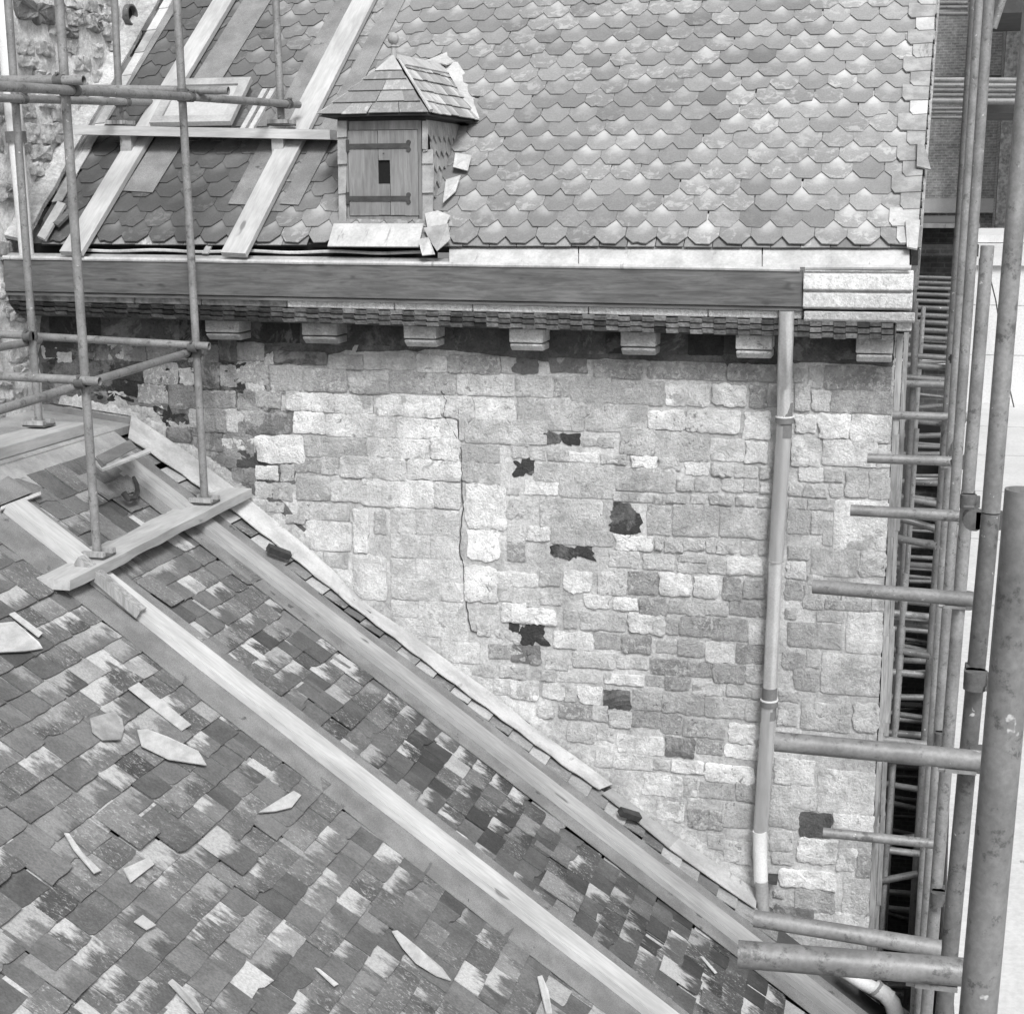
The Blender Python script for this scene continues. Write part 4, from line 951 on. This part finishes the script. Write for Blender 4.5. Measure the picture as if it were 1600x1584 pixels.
on_roof('felt_strip', .385, .86, .30, VE-.1, .0285, .0325, 'felt', 'grey mineral felt strip under the two-tone batten near the wall', 'roofing felt', None, 24, .02)
on_roof('felt_strip', .84, .88, .5, VE-.1, .035, .042, 'felt', 'narrow folded felt edge beside the two-tone batten', 'roofing felt', None, 24, .012)
on_roof('timber_batten', 1.90, 2.06, .98, VE-.12, .036, .080, 'beam', 'long pale timber batten running down the middle of the lower slates', 'batten', None, 60, .011)
on_roof('timber_batten', 1.86, 2.03, .36, .86, .036, .090, 'beam', 'short pale timber block above the scaffold plank', 'batten', None, 4)
on_roof('timber_batten', .57, .735, .32, VE-.12, .034, .072, 'beam2', 'long grey timber batten running down near the wall flashing', 'batten', None, 24, .004)
on_roof('timber_lath', .60, .66, .34, .9, .073, .085, 'plank', 'short pale lath on the grey batten', 'lath', None, 4)
# scaffold plank carrying the uprights
fb = onY(362, 764, 8.88); PX, PZ = fb.x, fb.z
m = MB(); n = 16; rings = []
for i in range(n+1):
    t = i/n; y = 8.93-(8.93-6.66)*t; z = PZ-.045*t; j = .012*mnoise.noise(Vector((y*3, 0, 0)))
    sag = .02*max(0, mnoise.noise(Vector((y*2.2, 7, 0))))
    rings.append([Vector((PX-.115+j, y, z-.055)), Vector((PX+.115+j-sag, y, z-.058+sag)), Vector((PX+.118+j*.5, y, z)), Vector((PX-.115+j, y, z))])
for g_ in rings: m.v += g_
for i in range(n):
    for k in range(4): m.f.append((i*4+k, i*4+(k+1) % 4, (i+1)*4+(k+1) % 4, (i+1)*4+k))
m.f += [(3, 2, 1, 0), tuple(n*4+k for k in range(4))]
tag(part('scaffold_plank', m, 'plank'), 'thick pale scaffold plank bridging the battens on the lower slates', 'plank')
for nm, (u_, v_) in (('a', (1.95, .80)), ('b', (.66, .86))):
    P = LP(u_, v_, .08); m = MB(); zt = PZ-.10 if u_ > 1 else PZ-.075
    m.box((P.x-.07, P.y-.055, P.z-.07), (P.x+.07, P.y+.055, zt+.04 if u_ > 1 else zt+.018)); tag(part('packing_block', m, 'beam2'), 'wooden packing block between plank and ' + ('pale batten' if u_ > 1 else 'grey batten'), 'block')
m = MB(); m.prism([LP(2.02, .86, .085), LP(2.09, .86, .085), LP(2.09, 1.30, .06), LP(2.02, 1.30, .06)], ln*.05); tag(part('wood_offcut', m, 'post'), 'split grey timber offcut sticking out under the scaffold plank', 'offcut')
# second plank at the crown
m = MB(); a = onZ(20, 700, -1.36+0); PX2 = onZ(61, 664, -1.37).x; yb = onZ(61, 664, -1.37).y
m.prism([(PX2-.12, yb+.35, H-1.40), (PX2+.13, yb+.33, H-1.40), (PX2+.12, 6.2, H-1.40), (PX2-.14, 6.2, H-1.40)], (0, 0, -.075)); bevel(tag(part('scaffold_plank', m, 'plank'), 'whitened thick plank lying along the lead crown at the tower foot', 'plank'), .008, 2)
# felt scraps, lath, hook on the crown
def scrap(name, pl, h, mat, label, cat, th=.006, plane='L', group=None, jit=.0):
    P = []
    for i, (x, y) in enumerate(pl):
        hh = h+jit*((i*37) % 5)/5
        P.append(onP(x, y, LA+ln*hh, ln) if plane == 'L' else onP(x, y, TA+Vector((0, 0, hh)), Vector((-tdir.z, 0, tdir.x)).normalized()))
    m = MB(); m.prism(P, (ln if plane == 'L' else Vector((0, 0, 1)))*th); o = part(name, m, mat); return tag(o, label, cat, group)
scrap('felt_scrap', [(150, 714), (203, 688), (214, 700), (163, 727)], .03, 'felt', 'dark felt scrap beside the lath under the flashing', 'felt', .005, 'T')
scrap('timber_lath', [(159, 734), (232, 703), (235, 708), (160, 737), (147, 726), (150, 722)], .045, 'plankx', 'thin bent lath beside the felt scrap on the lead crown', 'lath', .012, 'T')
scrap('timber_lath', [(0, 794), (62, 770), (63, 775), (0, 799)], .05, 'plankx', 'thin lath edging the lead crown above the slates', 'lath', .012)
scrap('felt_scrap', [(0, 752), (12, 744), (25, 752), (50, 770), (0, 790)], .045, 'felt', 'torn dark felt piece at the edge of the lead crown', 'felt', .004)
m = MB(); hk = [(209, 746), (214, 757), (215, 768), (210, 778), (200, 779), (193, 770)]; m.tube([onP(x, y, LA+ln*(.06+.01*i), ln) for i, (x, y) in enumerate(hk)], .011, 8, False, True, .020); tag(part('iron_hook', m, 'iron', None, True), 'curved dark iron hook lying among the upper slates', 'hook')
for i, (x, y) in enumerate(((436, 862), (984, 1272))):
    P = onP(x, y, LA+ln*.09, ln); m = MB(); m.obox(P, (lu*.5-ldv*.6).normalized(), (lu*.6+ldv*.5).normalized(), ln, .16, .05, .04); tag(part('iron_wedge', m, 'iron'), ('dark iron wedge on the pale lead flashing' if i == 0 else 'dark iron wedge where the lead flashing turns grey'), 'wedge')
loose = [
 ([(200, 1076), (216, 1067), (258, 1100), (298, 1133), (284, 1142), (240, 1108)], 'loose', 'long pale slate strip lying across the lower slates'),
 ([(214, 1141), (229, 1140), (262, 1152), (309, 1174), (322, 1196), (264, 1187), (221, 1166)], 'loose', 'pale pointed broken slate lying beside the rounded dark one'),
 ([(140, 1123), (177, 1112), (190, 1124), (193, 1140), (188, 1156), (160, 1157), (144, 1144)], 'looseg', 'rounded grey broken slate lying loose'),
 ([(612, 1455), (620, 1454), (652, 1480), (690, 1513), (704, 1532), (682, 1525), (650, 1505), (628, 1480)], 'loose', 'pale sharp slate splinter on the lower slates'),
 ([(839, 1526), (846, 1524), (856, 1548), (862, 1584), (853, 1584)], 'loose', 'thin pale slate splinter near the felt strip edge'),
 ([(100, 1302), (107, 1303), (127, 1332), (157, 1361), (147, 1365), (115, 1328)], 'loose', 'narrow cracked slate strip'),
 ([(192, 1358), (232, 1340), (240, 1351), (204, 1379)], 'loose', 'small pale rectangular slate chip'),
 ([(403, 1270), (438, 1248), (458, 1236), (470, 1243), (455, 1262), (430, 1268)], 'loose', 'crumpled pale fragment lying on dark slates'),
 ([(-6, 975), (22, 972), (60, 1004), (66, 1014), (40, 1018), (-6, 1020)], 'loose', 'wide pale slate patch at the edge of the slates'),
 ([(14, 960), (22, 957), (66, 990), (60, 996)], 'loose', 'thin pale slate strip beside the wide pale patch'),
 ([(209, 1440), (222, 1430), (243, 1446), (229, 1453)], 'loose', 'small pale slate corner showing under a lifted slate'),
 ([(491, 1512), (498, 1514), (528, 1538), (522, 1541)], 'loose', 'slim pale slate sliver in a joint'),
 ([(1094, 1494), (1098, 1495), (1120, 1520), (1117, 1521)], 'loose', 'slim pale slate sliver between the two battens'),
 ([(262, 1535), (268, 1530), (304, 1560), (318, 1584), (308, 1584)], 'leadg', 'bent lead strip lifted out of the slates')]
for pl, mt, lb in loose:
    scrap('broken_slate', pl, .040, mt, lb, 'slate', .006, 'L', None, .010)
# white elbow pipe at the foot of the roof
ep = thing('elbow_pipe', onY(1400, 1580, 8.7), 'white curved drain pipe at the foot of the lower roof', 'pipe')
m = MB(); m.tube([onY(1318, 1516, 8.78), onY(1345, 1534, 8.76), onY(1368, 1545, 8.74)], .045, 14); part('pipe_length', m, 'pvc', ep, True)
m = MB(); m.tube([onY(1366, 1543, 8.74), onY(1382, 1552, 8.73), onY(1394, 1566, 8.72), onY(1401, 1590, 8.71), onY(1404, 1640, 8.71)], .052, 14); part('elbow', m, 'pvc', ep, True)
m = MB(); m.tube([onY(1366, 1541, 8.74), onY(1370, 1545, 8.74)], .056, 14, False); part('joint_band', m, 'leadg', ep, True)

# ------------------------------------------------------------------ planks and felt on the upper roof
def roof_plank(nm, x0, x1, wd, v0, v1, h, th, mat, label, cat, group=None):
    m = MB(); n = 10; pts = []
    me = bpy.data.meshes.new(nm); P0, P1 = UP(x0, v0, h), UP(x1, v1, h); d = (P1-P0); L = d.length; ey = d.normalized(); ex = ey.cross(un); rot = Matrix((ex, ey, un)).transposed()
    vsr, fc = [], []
    for i in range(n+1):
        a, b = .004*mnoise.noise(Vector((i*.8, x0, 1))), .004*mnoise.noise(Vector((i*.8, x0, 5)))
        for (xx, zz) in ((-wd/2+a, 0), (wd/2+b, 0), (wd/2+b, th), (-wd/2+a, th)): vsr.append((xx, L*i/n, zz))
    for i in range(n):
        for k in range(4): fc.append((i*4+k, (i+1)*4+k, (i+1)*4+(k+1) % 4, i*4+(k+1) % 4))
    fc += [(3, 2, 1, 0)[::-1], tuple(n*4+k for k in (3, 2, 1, 0))]
    me.from_pydata(vsr, [], fc); me.update()
    o = obj(nm, me, mat, None, P0, rot); return tag(o, label, cat, group)
a0, a1 = Uxv(112, 398, .05), Uxv(352, 0, .05); dlt = (a1[0]-a0[0])/(a1[1]-a0[1])
roof_plank('roof_plank', a0[0], a0[0]+dlt*4.0, .155, a0[1], 4.0+a0[1], .040, .035, 'plank', 'pale plank laid up the roof beside the skylight', 'plank')
b0, b1 = Uxv(366, 400, .05), Uxv(571, 0, .05); dlb = (b1[0]-b0[0])/(b1[1]-b0[1])
roof_plank('roof_plank', b0[0], b0[0]+dlb*4.0, .165, b0[1], 4.0+b0[1], .040, .035, 'plank', 'pale plank laid up the roof between skylight and dormer', 'plank')
for (p0, p1, wd, lb) in (((215, 300), (402, 0), .22, 'felt strip up the roof right of the skylight plank'), ((118, 255), (250, 40), .10, 'narrow felt strip between tower verge and skylight plank'), ((452, 320), (620, 0), .13, 'felt strip up the roof beside the dormer plank'), ((372, 320), (540, 0), .14, 'felt strip up the roof left of the dormer plank')):
    a, b = Uxv(*p0, .03), Uxv(*p1, .03); k = (b[0]-a[0])/(b[1]-a[1])
    roof_plank('felt_strip', a[0], a[0]+k*3.6, wd, a[1], a[1]+3.6, .030, .004, 'felt', lb, 'roofing felt')
# board across them, with blocks
bb = onY(186, 203, 9.40); be = onY(524, 212, 9.40); bs = onY(126, 205, 9.40)
m = MB(); m.prism([(bs.x, 9.30, bs.z+.035), (be.x, 9.30, be.z+.032), (be.x, 9.50, be.z+.032), (bs.x, 9.50, bs.z+.035)], (0, 0, -.060))
tag(part('scaffold_plank', m, 'plankx'), 'pale plank lying level across the roof planks beside the dormer', 'plank')
for x, lb in ((201, 'skylight plank'), (437, 'dormer plank')):
    P = onY(x, 228, 9.38); m = MB(); m.box((P.x-.035, 9.33, P.z-.06), (P.x+.045, 9.45, bb.z-.027)); tag(part('packing_block', m, 'beam2'), 'small wooden block under the level plank over the ' + lb, 'block')
scr = [([(60, 372), (92, 318), (104, 322), (72, 378)], 'pale lath leaning at the broken roof corner by the tower'), ([(84, 352), (108, 330), (112, 336), (92, 356)], 'short dark lath at the broken roof corner')]
for pl, lb in scr:
    m = MB(); m.prism([onP(x, y, UA+un*.06, un) for x, y in pl], un*.02); tag(part('timber_lath', m, 'plank' if 'pale' in lb else 'board'), lb, 'lath')
m = MB(); m.prism([onY(316, 398, 8.72), onY(326, 398, 8.72), onY(338, 374, 8.80), onY(330, 374, 8.80)], (0, -.01, .008)); tag(part('slate_splinter', m, 'looseg'), 'pale splinter standing in the open gutter', 'slate')

# ------------------------------------------------------------------ left scaffold
TR = .02415
def base_at(P): return Vector((P.x, P.y, P.z))
A0 = onZ(152, 868, PZ-H-.03); B0 = onZ(320, 784, PZ-H+.0); C0 = onZ(61, 664, -1.385)
sc1 = thing('left_scaffold', (A0.x, A0.y, A0.z), 'grey tube scaffold standing on planks over the lower slates beside the tower', 'scaffold')
def tube(p0, p1, par, name='scaffold_tube', r=TR, mat='tube'):
    d = (p1-p0).length; n = 2
    c = (p0+p1)/2; rot = (p1-p0).to_track_quat('Z', 'Y')
    m = MB(); m.tube([Vector((0, 0, -d/2)), Vector((0, 0, d/2))], r, 16); me = m.mesh(name, True)
    return obj(name, me, mat, par, c, rot.to_euler())
def coupler(P, d1, d2, par):
    d1 = Vector(d1).normalized(); d2 = Vector(d2).normalized(); nn = d1.cross(d2).normalized()
    m = MB(); m.tube([P-d1*.025, P+d1*.025], .031, 12, False)
    q = P + nn*.05
    m.tube([q-d2*.025, q+d2*.025], .031, 12, False)
    m.obox(P+nn*.025, d1, d2, nn, .05, .05, .04)
    m.tube([P+d2*.03-d1*.012, P+d2*.03-d1*.012-nn*.035], .008, 6, False); m.tube([q+d1*.032, q+d1*.032+nn*.03], .008, 6, False)
    m.obox(P+d2*.034, d1, d2, nn, .04, .014, .03)
    return part('coupler', m, 'clamp', par, True)
def up_to(P, px, y):      # top of a vertical through foot P that appears at pixel row y, leaning to px
    q = onY(px, y, P.y); return q
A1 = up_to(A0, 88, -60); B1 = up_to(B0, 273, -60); C1 = up_to(C0, 8, -60)
for p, q_ in ((A0, A1), (B0, B1), (C0, C1)): tube(p, q_, sc1)
def at(p, q_, y):         # point on a pole at pixel row y
    lo, hi = 0.0, 1.0
    for _ in range(40):
        mid = (lo+hi)/2; yy2 = proj(p.lerp(q_, mid))[1]
        if yy2 > y: lo = mid
        else: hi = mid
    return p.lerp(q_, lo)
X_, Y_, Z_ = Vector((1, 0, 0)), Vector((0, 1, 0)), Vector((0, 0, 1))
# uprights on the roof plank
E0 = onY(188, 197, 9.40); E1 = onY(176, -60, 9.40); Fq0 = onY(440, 196, 9.40); Fq1 = onY(428, -60, 9.40)
tube(E0, E1, sc1); tube(Fq0, Fq1, sc1)
def plate(P, par, fx=.15, fy=.13):
    m = MB(); m.box((P.x-fx/2, P.y-fy/2, P.z-.004), (P.x+fx/2, P.y+fy/2, P.z+.008)); bp = part('base_plate', m, 'clamp', par)
    for sy in (-1, 1):
        m = MB(); m.box((P.x-fx*.48, P.y+sy*.055-.018, P.z+.0085), (P.x+fx*.48, P.y+sy*.055+.018, P.z+.034)); part('chock', m, 'post', bp)
for P in (A0, B0, C0, E0, Fq0): plate(P, sc1)
# upper rails
off = Vector((.05, 0, 0))
pA, pB = at(A0, A1, 142)+off, at(B0, B1, 152)+off
pF = at(Fq0, Fq1, 163)+Vector((.05, 0, 0))
d = (pB-pA).normalized()
tube(pA-d*1.3, pB, sc1); tube(pB+d*.0, pF+(pF-pB).normalized()*.12, sc1)
coupler(at(A0, A1, 142), Z_, -d, sc1); coupler(at(B0, B1, 152), Z_, -d, sc1); coupler(at(Fq0, Fq1, 163), Z_, -d, sc1)
p = onY(131, 126, A0.y-.055); p2 = onY(-40, 126, A0.y-.055); tube(p2, p, sc1); coupler(at(A0, A1, 127), Z_, -X_, sc1)
p = onY(357, 142, B0.y+.055); p2 = onY(-60, 136, B0.y+.055); tube(p2, p, sc1); coupler(at(B0, B1, 146), Z_, X_, sc1)
pC, pE = at(C0, C1, 155)+off, at(E0, E1, 160)+off; d2 = (pE-pC).normalized(); tube(pC-d2*.6, pE+d2*.35, sc1); coupler(at(C0, C1, 155), Z_, -d2, sc1); coupler(at(E0, E1, 160), Z_, -d2, sc1)
# lower rails
p, p2 = onY(327, 541, B0.y-.05), onY(-40, 520, B0.y-.05); tube(p2, p, sc1); coupler(at(B0, B1, 541), Z_, -X_, sc1); coupler(at(C0, C1, 524), Z_, -X_, sc1)
p, p2 = onY(156, 596, A0.y-.05), onY(-60, 584, A0.y-.05); tube(p2, p, sc1); coupler(at(A0, A1, 596), Z_, -X_, sc1)
qa, qb = at(A0, A1, 604)+Vector((-.05, 0, 0)), at(B0, B1, 551)+Vector((-.05, 0, 0)); d = (qb-qa).normalized(); tube(qa-d*1.4, qb+d*.12, sc1); coupler(at(B0, B1, 552), Z_, Y_, sc1)
qc = at(C0, C1, 536)+Vector((-.05, 0, 0)); tube(qc-Y_*2.0, qc+Y_*.15, sc1)

# ------------------------------------------------------------------ right scaffold
sc2 = thing('right_scaffold', (.3, 4.0, 0), 'grey tube scaffold with short stub tubes running along the flank wall', 'scaffold')
def line_tube(a, b, Y, ext=0.0, mat='tube'):
    p, q_ = onY(a[0], a[1], Y), onY(b[0], b[1], Y); dd = (q_-p).normalized(); return tube(p, q_+dd*ext, sc2, mat=mat)
line_tube((1602, 765), (1528, 1584), 1.90, 1.2, 'tube3')
line_tube((1618, -40), (1548, 800), 4.05, 0.0); line_tube((1548, 802), (1477, 1560), 4.05, 1.0, 'tube2')
line_tube((1543, 384), (1462, 1400), 5.75, 3.0)
line_tube((1548, -40), (1497, 700), 7.25, 5.0); line_tube((1533, -40), (1485, 700), 8.5, 5.0)
for Y in (10.1, 11.6, 13.2, 15.0, 17.0, 19.2, 21.5):
    x = .037*Y; tp = H+1.6 if Y < 14 else H+.6
    tube(Vector((x-.16, Y, .0)), Vector((x+.02, Y, tp)), sc2, mat='tube2')  # darker tube colour deepens the shade of the narrow gap
# stub tubes of the lift below the camera
SZ = H-1.3
for (xa, ya, xb, yb) in ((1153, 1490, 1502, 1518), (1211, 1158, 1530, 1188), (1270, 916, 1512, 936), (1329, 797, 1532, 808), (1355, 716, 1500, 721), (1385, 648, 1505, 652), (1381, 598, 1500, 602)):
    p, q_ = onZ(xa, ya, -1.3), onZ(xb, yb, -1.3); y = (p.y+q_.y)/2; dd = (q_-p).normalized()
    tube(p, q_+dd*.02, sc2)
    c = q_-dd*.02; m = MB(); m.obox(c+Vector((-.02, 0, -.028)), X_, Y_, Z_, .07, .022, .010); m.tube([c+Vector((-.07, 0, -.027)), c+Vector((-.05, 0, -.027))], .009, 8, False); part('putlog_clip', m, 'tube', sc2)
for Y in (10.9, 11.7, 12.4, 13.2, 14.0, 14.8, 15.7, 16.6, 17.7, 18.8, 20.0, 21.3, 22.6, 24): tube(Vector((.03, Y, SZ+.02)), Vector((.037*Y, Y, SZ)), sc2, mat='tube2')  # shade of the gap put into the darker tube colour
for (xa, ya, xb, yb, wpx) in ((1286, 1300, 1460, 1318, 15.5), (1295, 1317, 1448, 1335, 11), (1340, 1045, 1467, 1056, 11), (1337, 1150, 1472, 1166, 12), (1372, 955, 1473, 966, 11), (1405, 754, 1476, 757, 7), (1391, 821, 1471, 823, 8), (1387, 884, 1468, 888, 9), (1393, 1016, 1451, 1018, 7.5), (1382, 1122, 1451, 1128, 8.3), (1400, 869, 1458, 872, 7), (1398, 907, 1455, 909, 7), (1403, 1099, 1440, 1101, 6), (1399, 1146, 1436, 1149, 6), (1392, 1228, 1436, 1230, 6), (1392, 1275, 1430, 1277, 6), (1178, 1434, 1470, 1482, 27), (1385, 1418, 1426, 1422, 9.5), (1380, 1552, 1424, 1556, 10)):
    p = byw(xa, ya, wpx); q_ = onY(xb, yb, p.y); tube(p, q_, sc2, mat='tube2' if wpx < 9 else 'tube')
for lz in (-2.2, -2.95, -3.7, -4.5, -5.3, -6.1, -7.0):
    for Y in (9.7, 10.3, 11.2, 12.0, 12.9, 14.2, 15.1, 16.0, 18.0, 20.5, 23.0):
        tube(Vector((.035, Y+U(-.1, .1), H+lz+U(-.05, .05))), Vector((.034*Y, Y, H+lz+U(-.05, .05))), sc2, mat='tube2')  # lower stubs coloured darker to paint in the shade down the gap
for Y in (11.0, 13.0, 15.4, 18.2, 22.0): tube(Vector((.06+.006*Y, Y, .0)), Vector((.08+.007*Y, Y, H-.9)), sc2, mat='tube2')
for lz in (-1.36, -3.0, -4.56): tube(Vector((.35, 8.0, H+lz)), Vector((.86, 24.0, H+lz)), sc2, mat='tube')
# long tubes of the lift above, crossing behind the uprights
for y, Yq, mt in ((125, 14.0, 'tube'), (133.5, 14.6, 'tube'), (141.5, 15.4, 'tube2'), (149, 16.2, 'tube2'), (158, 12.5, 'tube')):
    p, q_ = onY(1440, y, Yq), onY(1640, y+1, Yq); tube(p, q_, sc2, mat=mt)
for y, Yq in ((5, 17.0), (12, 18.0), (22, 19.0), (170, 20.0), (176, 21.0), (184, 22.0)):
    p, q_ = onY(1450, y, Yq), onY(1512, y, Yq); tube(p, q_, sc2, mat='tube2')
tube(onY(1570, -10, 11), onY(1552, 45, 11), sc2)
# platform boards of the upper lift, seen edge on
for y0, y1, Yq in ((152, 176, 24.0), (-8, 18, 22.0)):
    a, b = onY(1543, y0, Yq), onY(1660, y1, Yq); m = MB(); m.box((a.x, Yq, b.z), (b.x, Yq+2.5, a.z)); part('platform_board', m, 'deck', sc2)
# inner ladder-like ledgers between wall and uprights
for X, z0, z1, Y in ((.20, H-6, H-.9, 12.5), (.16, H-6.5, H-1.6, 10.6), (.12, H-7.5, H-2.4, 9.7)):
    tube(Vector((X-.05, Y, z0)), Vector((X+.03, Y, z1)), sc2, r=.018, mat='tube')
# couplers on the near uprights
for (x, y, Y, dirv) in ((1513, 783, 5.7, X_), (1524, 1062, 4.0, X_), (1466, 1402, 5.7, X_), (1550, 812, 4.4, Y_), (1470, 1152, 7.2, X_)):
    coupler(onY(x, y, Y), Z_, dirv, sc2)
for (x, y, Y) in ((1503, 722, 7.3), (1500, 652, 8.6), (1534, 1186, 4.0), (1510, 938, 5.75), (1497, 560, 8.6)):
    P = onY(x, y, Y); m = MB(); m.tube([P-Z_*.03, P+Z_*.03], .033, 14, False); m.obox(P+Vector((-.03, -.03, 0)), X_, Y_, Z_, .03, .05, .045); m.tube([P+Vector((-.045, -.05, .0)), P+Vector((-.045, .02, .0))], .009, 6, False); part('coupler', m, 'clamp', sc2, True)
# vertical split timbers at the wall corner
ct = thing('corner_timber', (.08, 9.35, H-6), 'split vertical timbers standing at the corner of the flank wall', 'timber')
for i, (x0, x1, Y) in enumerate(((.025, .062, 9.12), (.066, .094, 9.30))):
    m = MB(); n = 10
    for k in range(n):
        z0, z1 = H-7+k*.62, H-7+(k+1)*.62; z1 = min(z1, H-.83)
        m.box((x0+.006*mnoise.noise(Vector((k*.9+.3, i+.5, 0))), Y+.004*(k % 2), z0), (x1+.009*mnoise.noise(Vector((k*.9+.3, i+.5, 9))), Y+.06, z1-.001))
    part('board', m, 'post', ct)
ta = onZ(1560, 1590, -1.0)
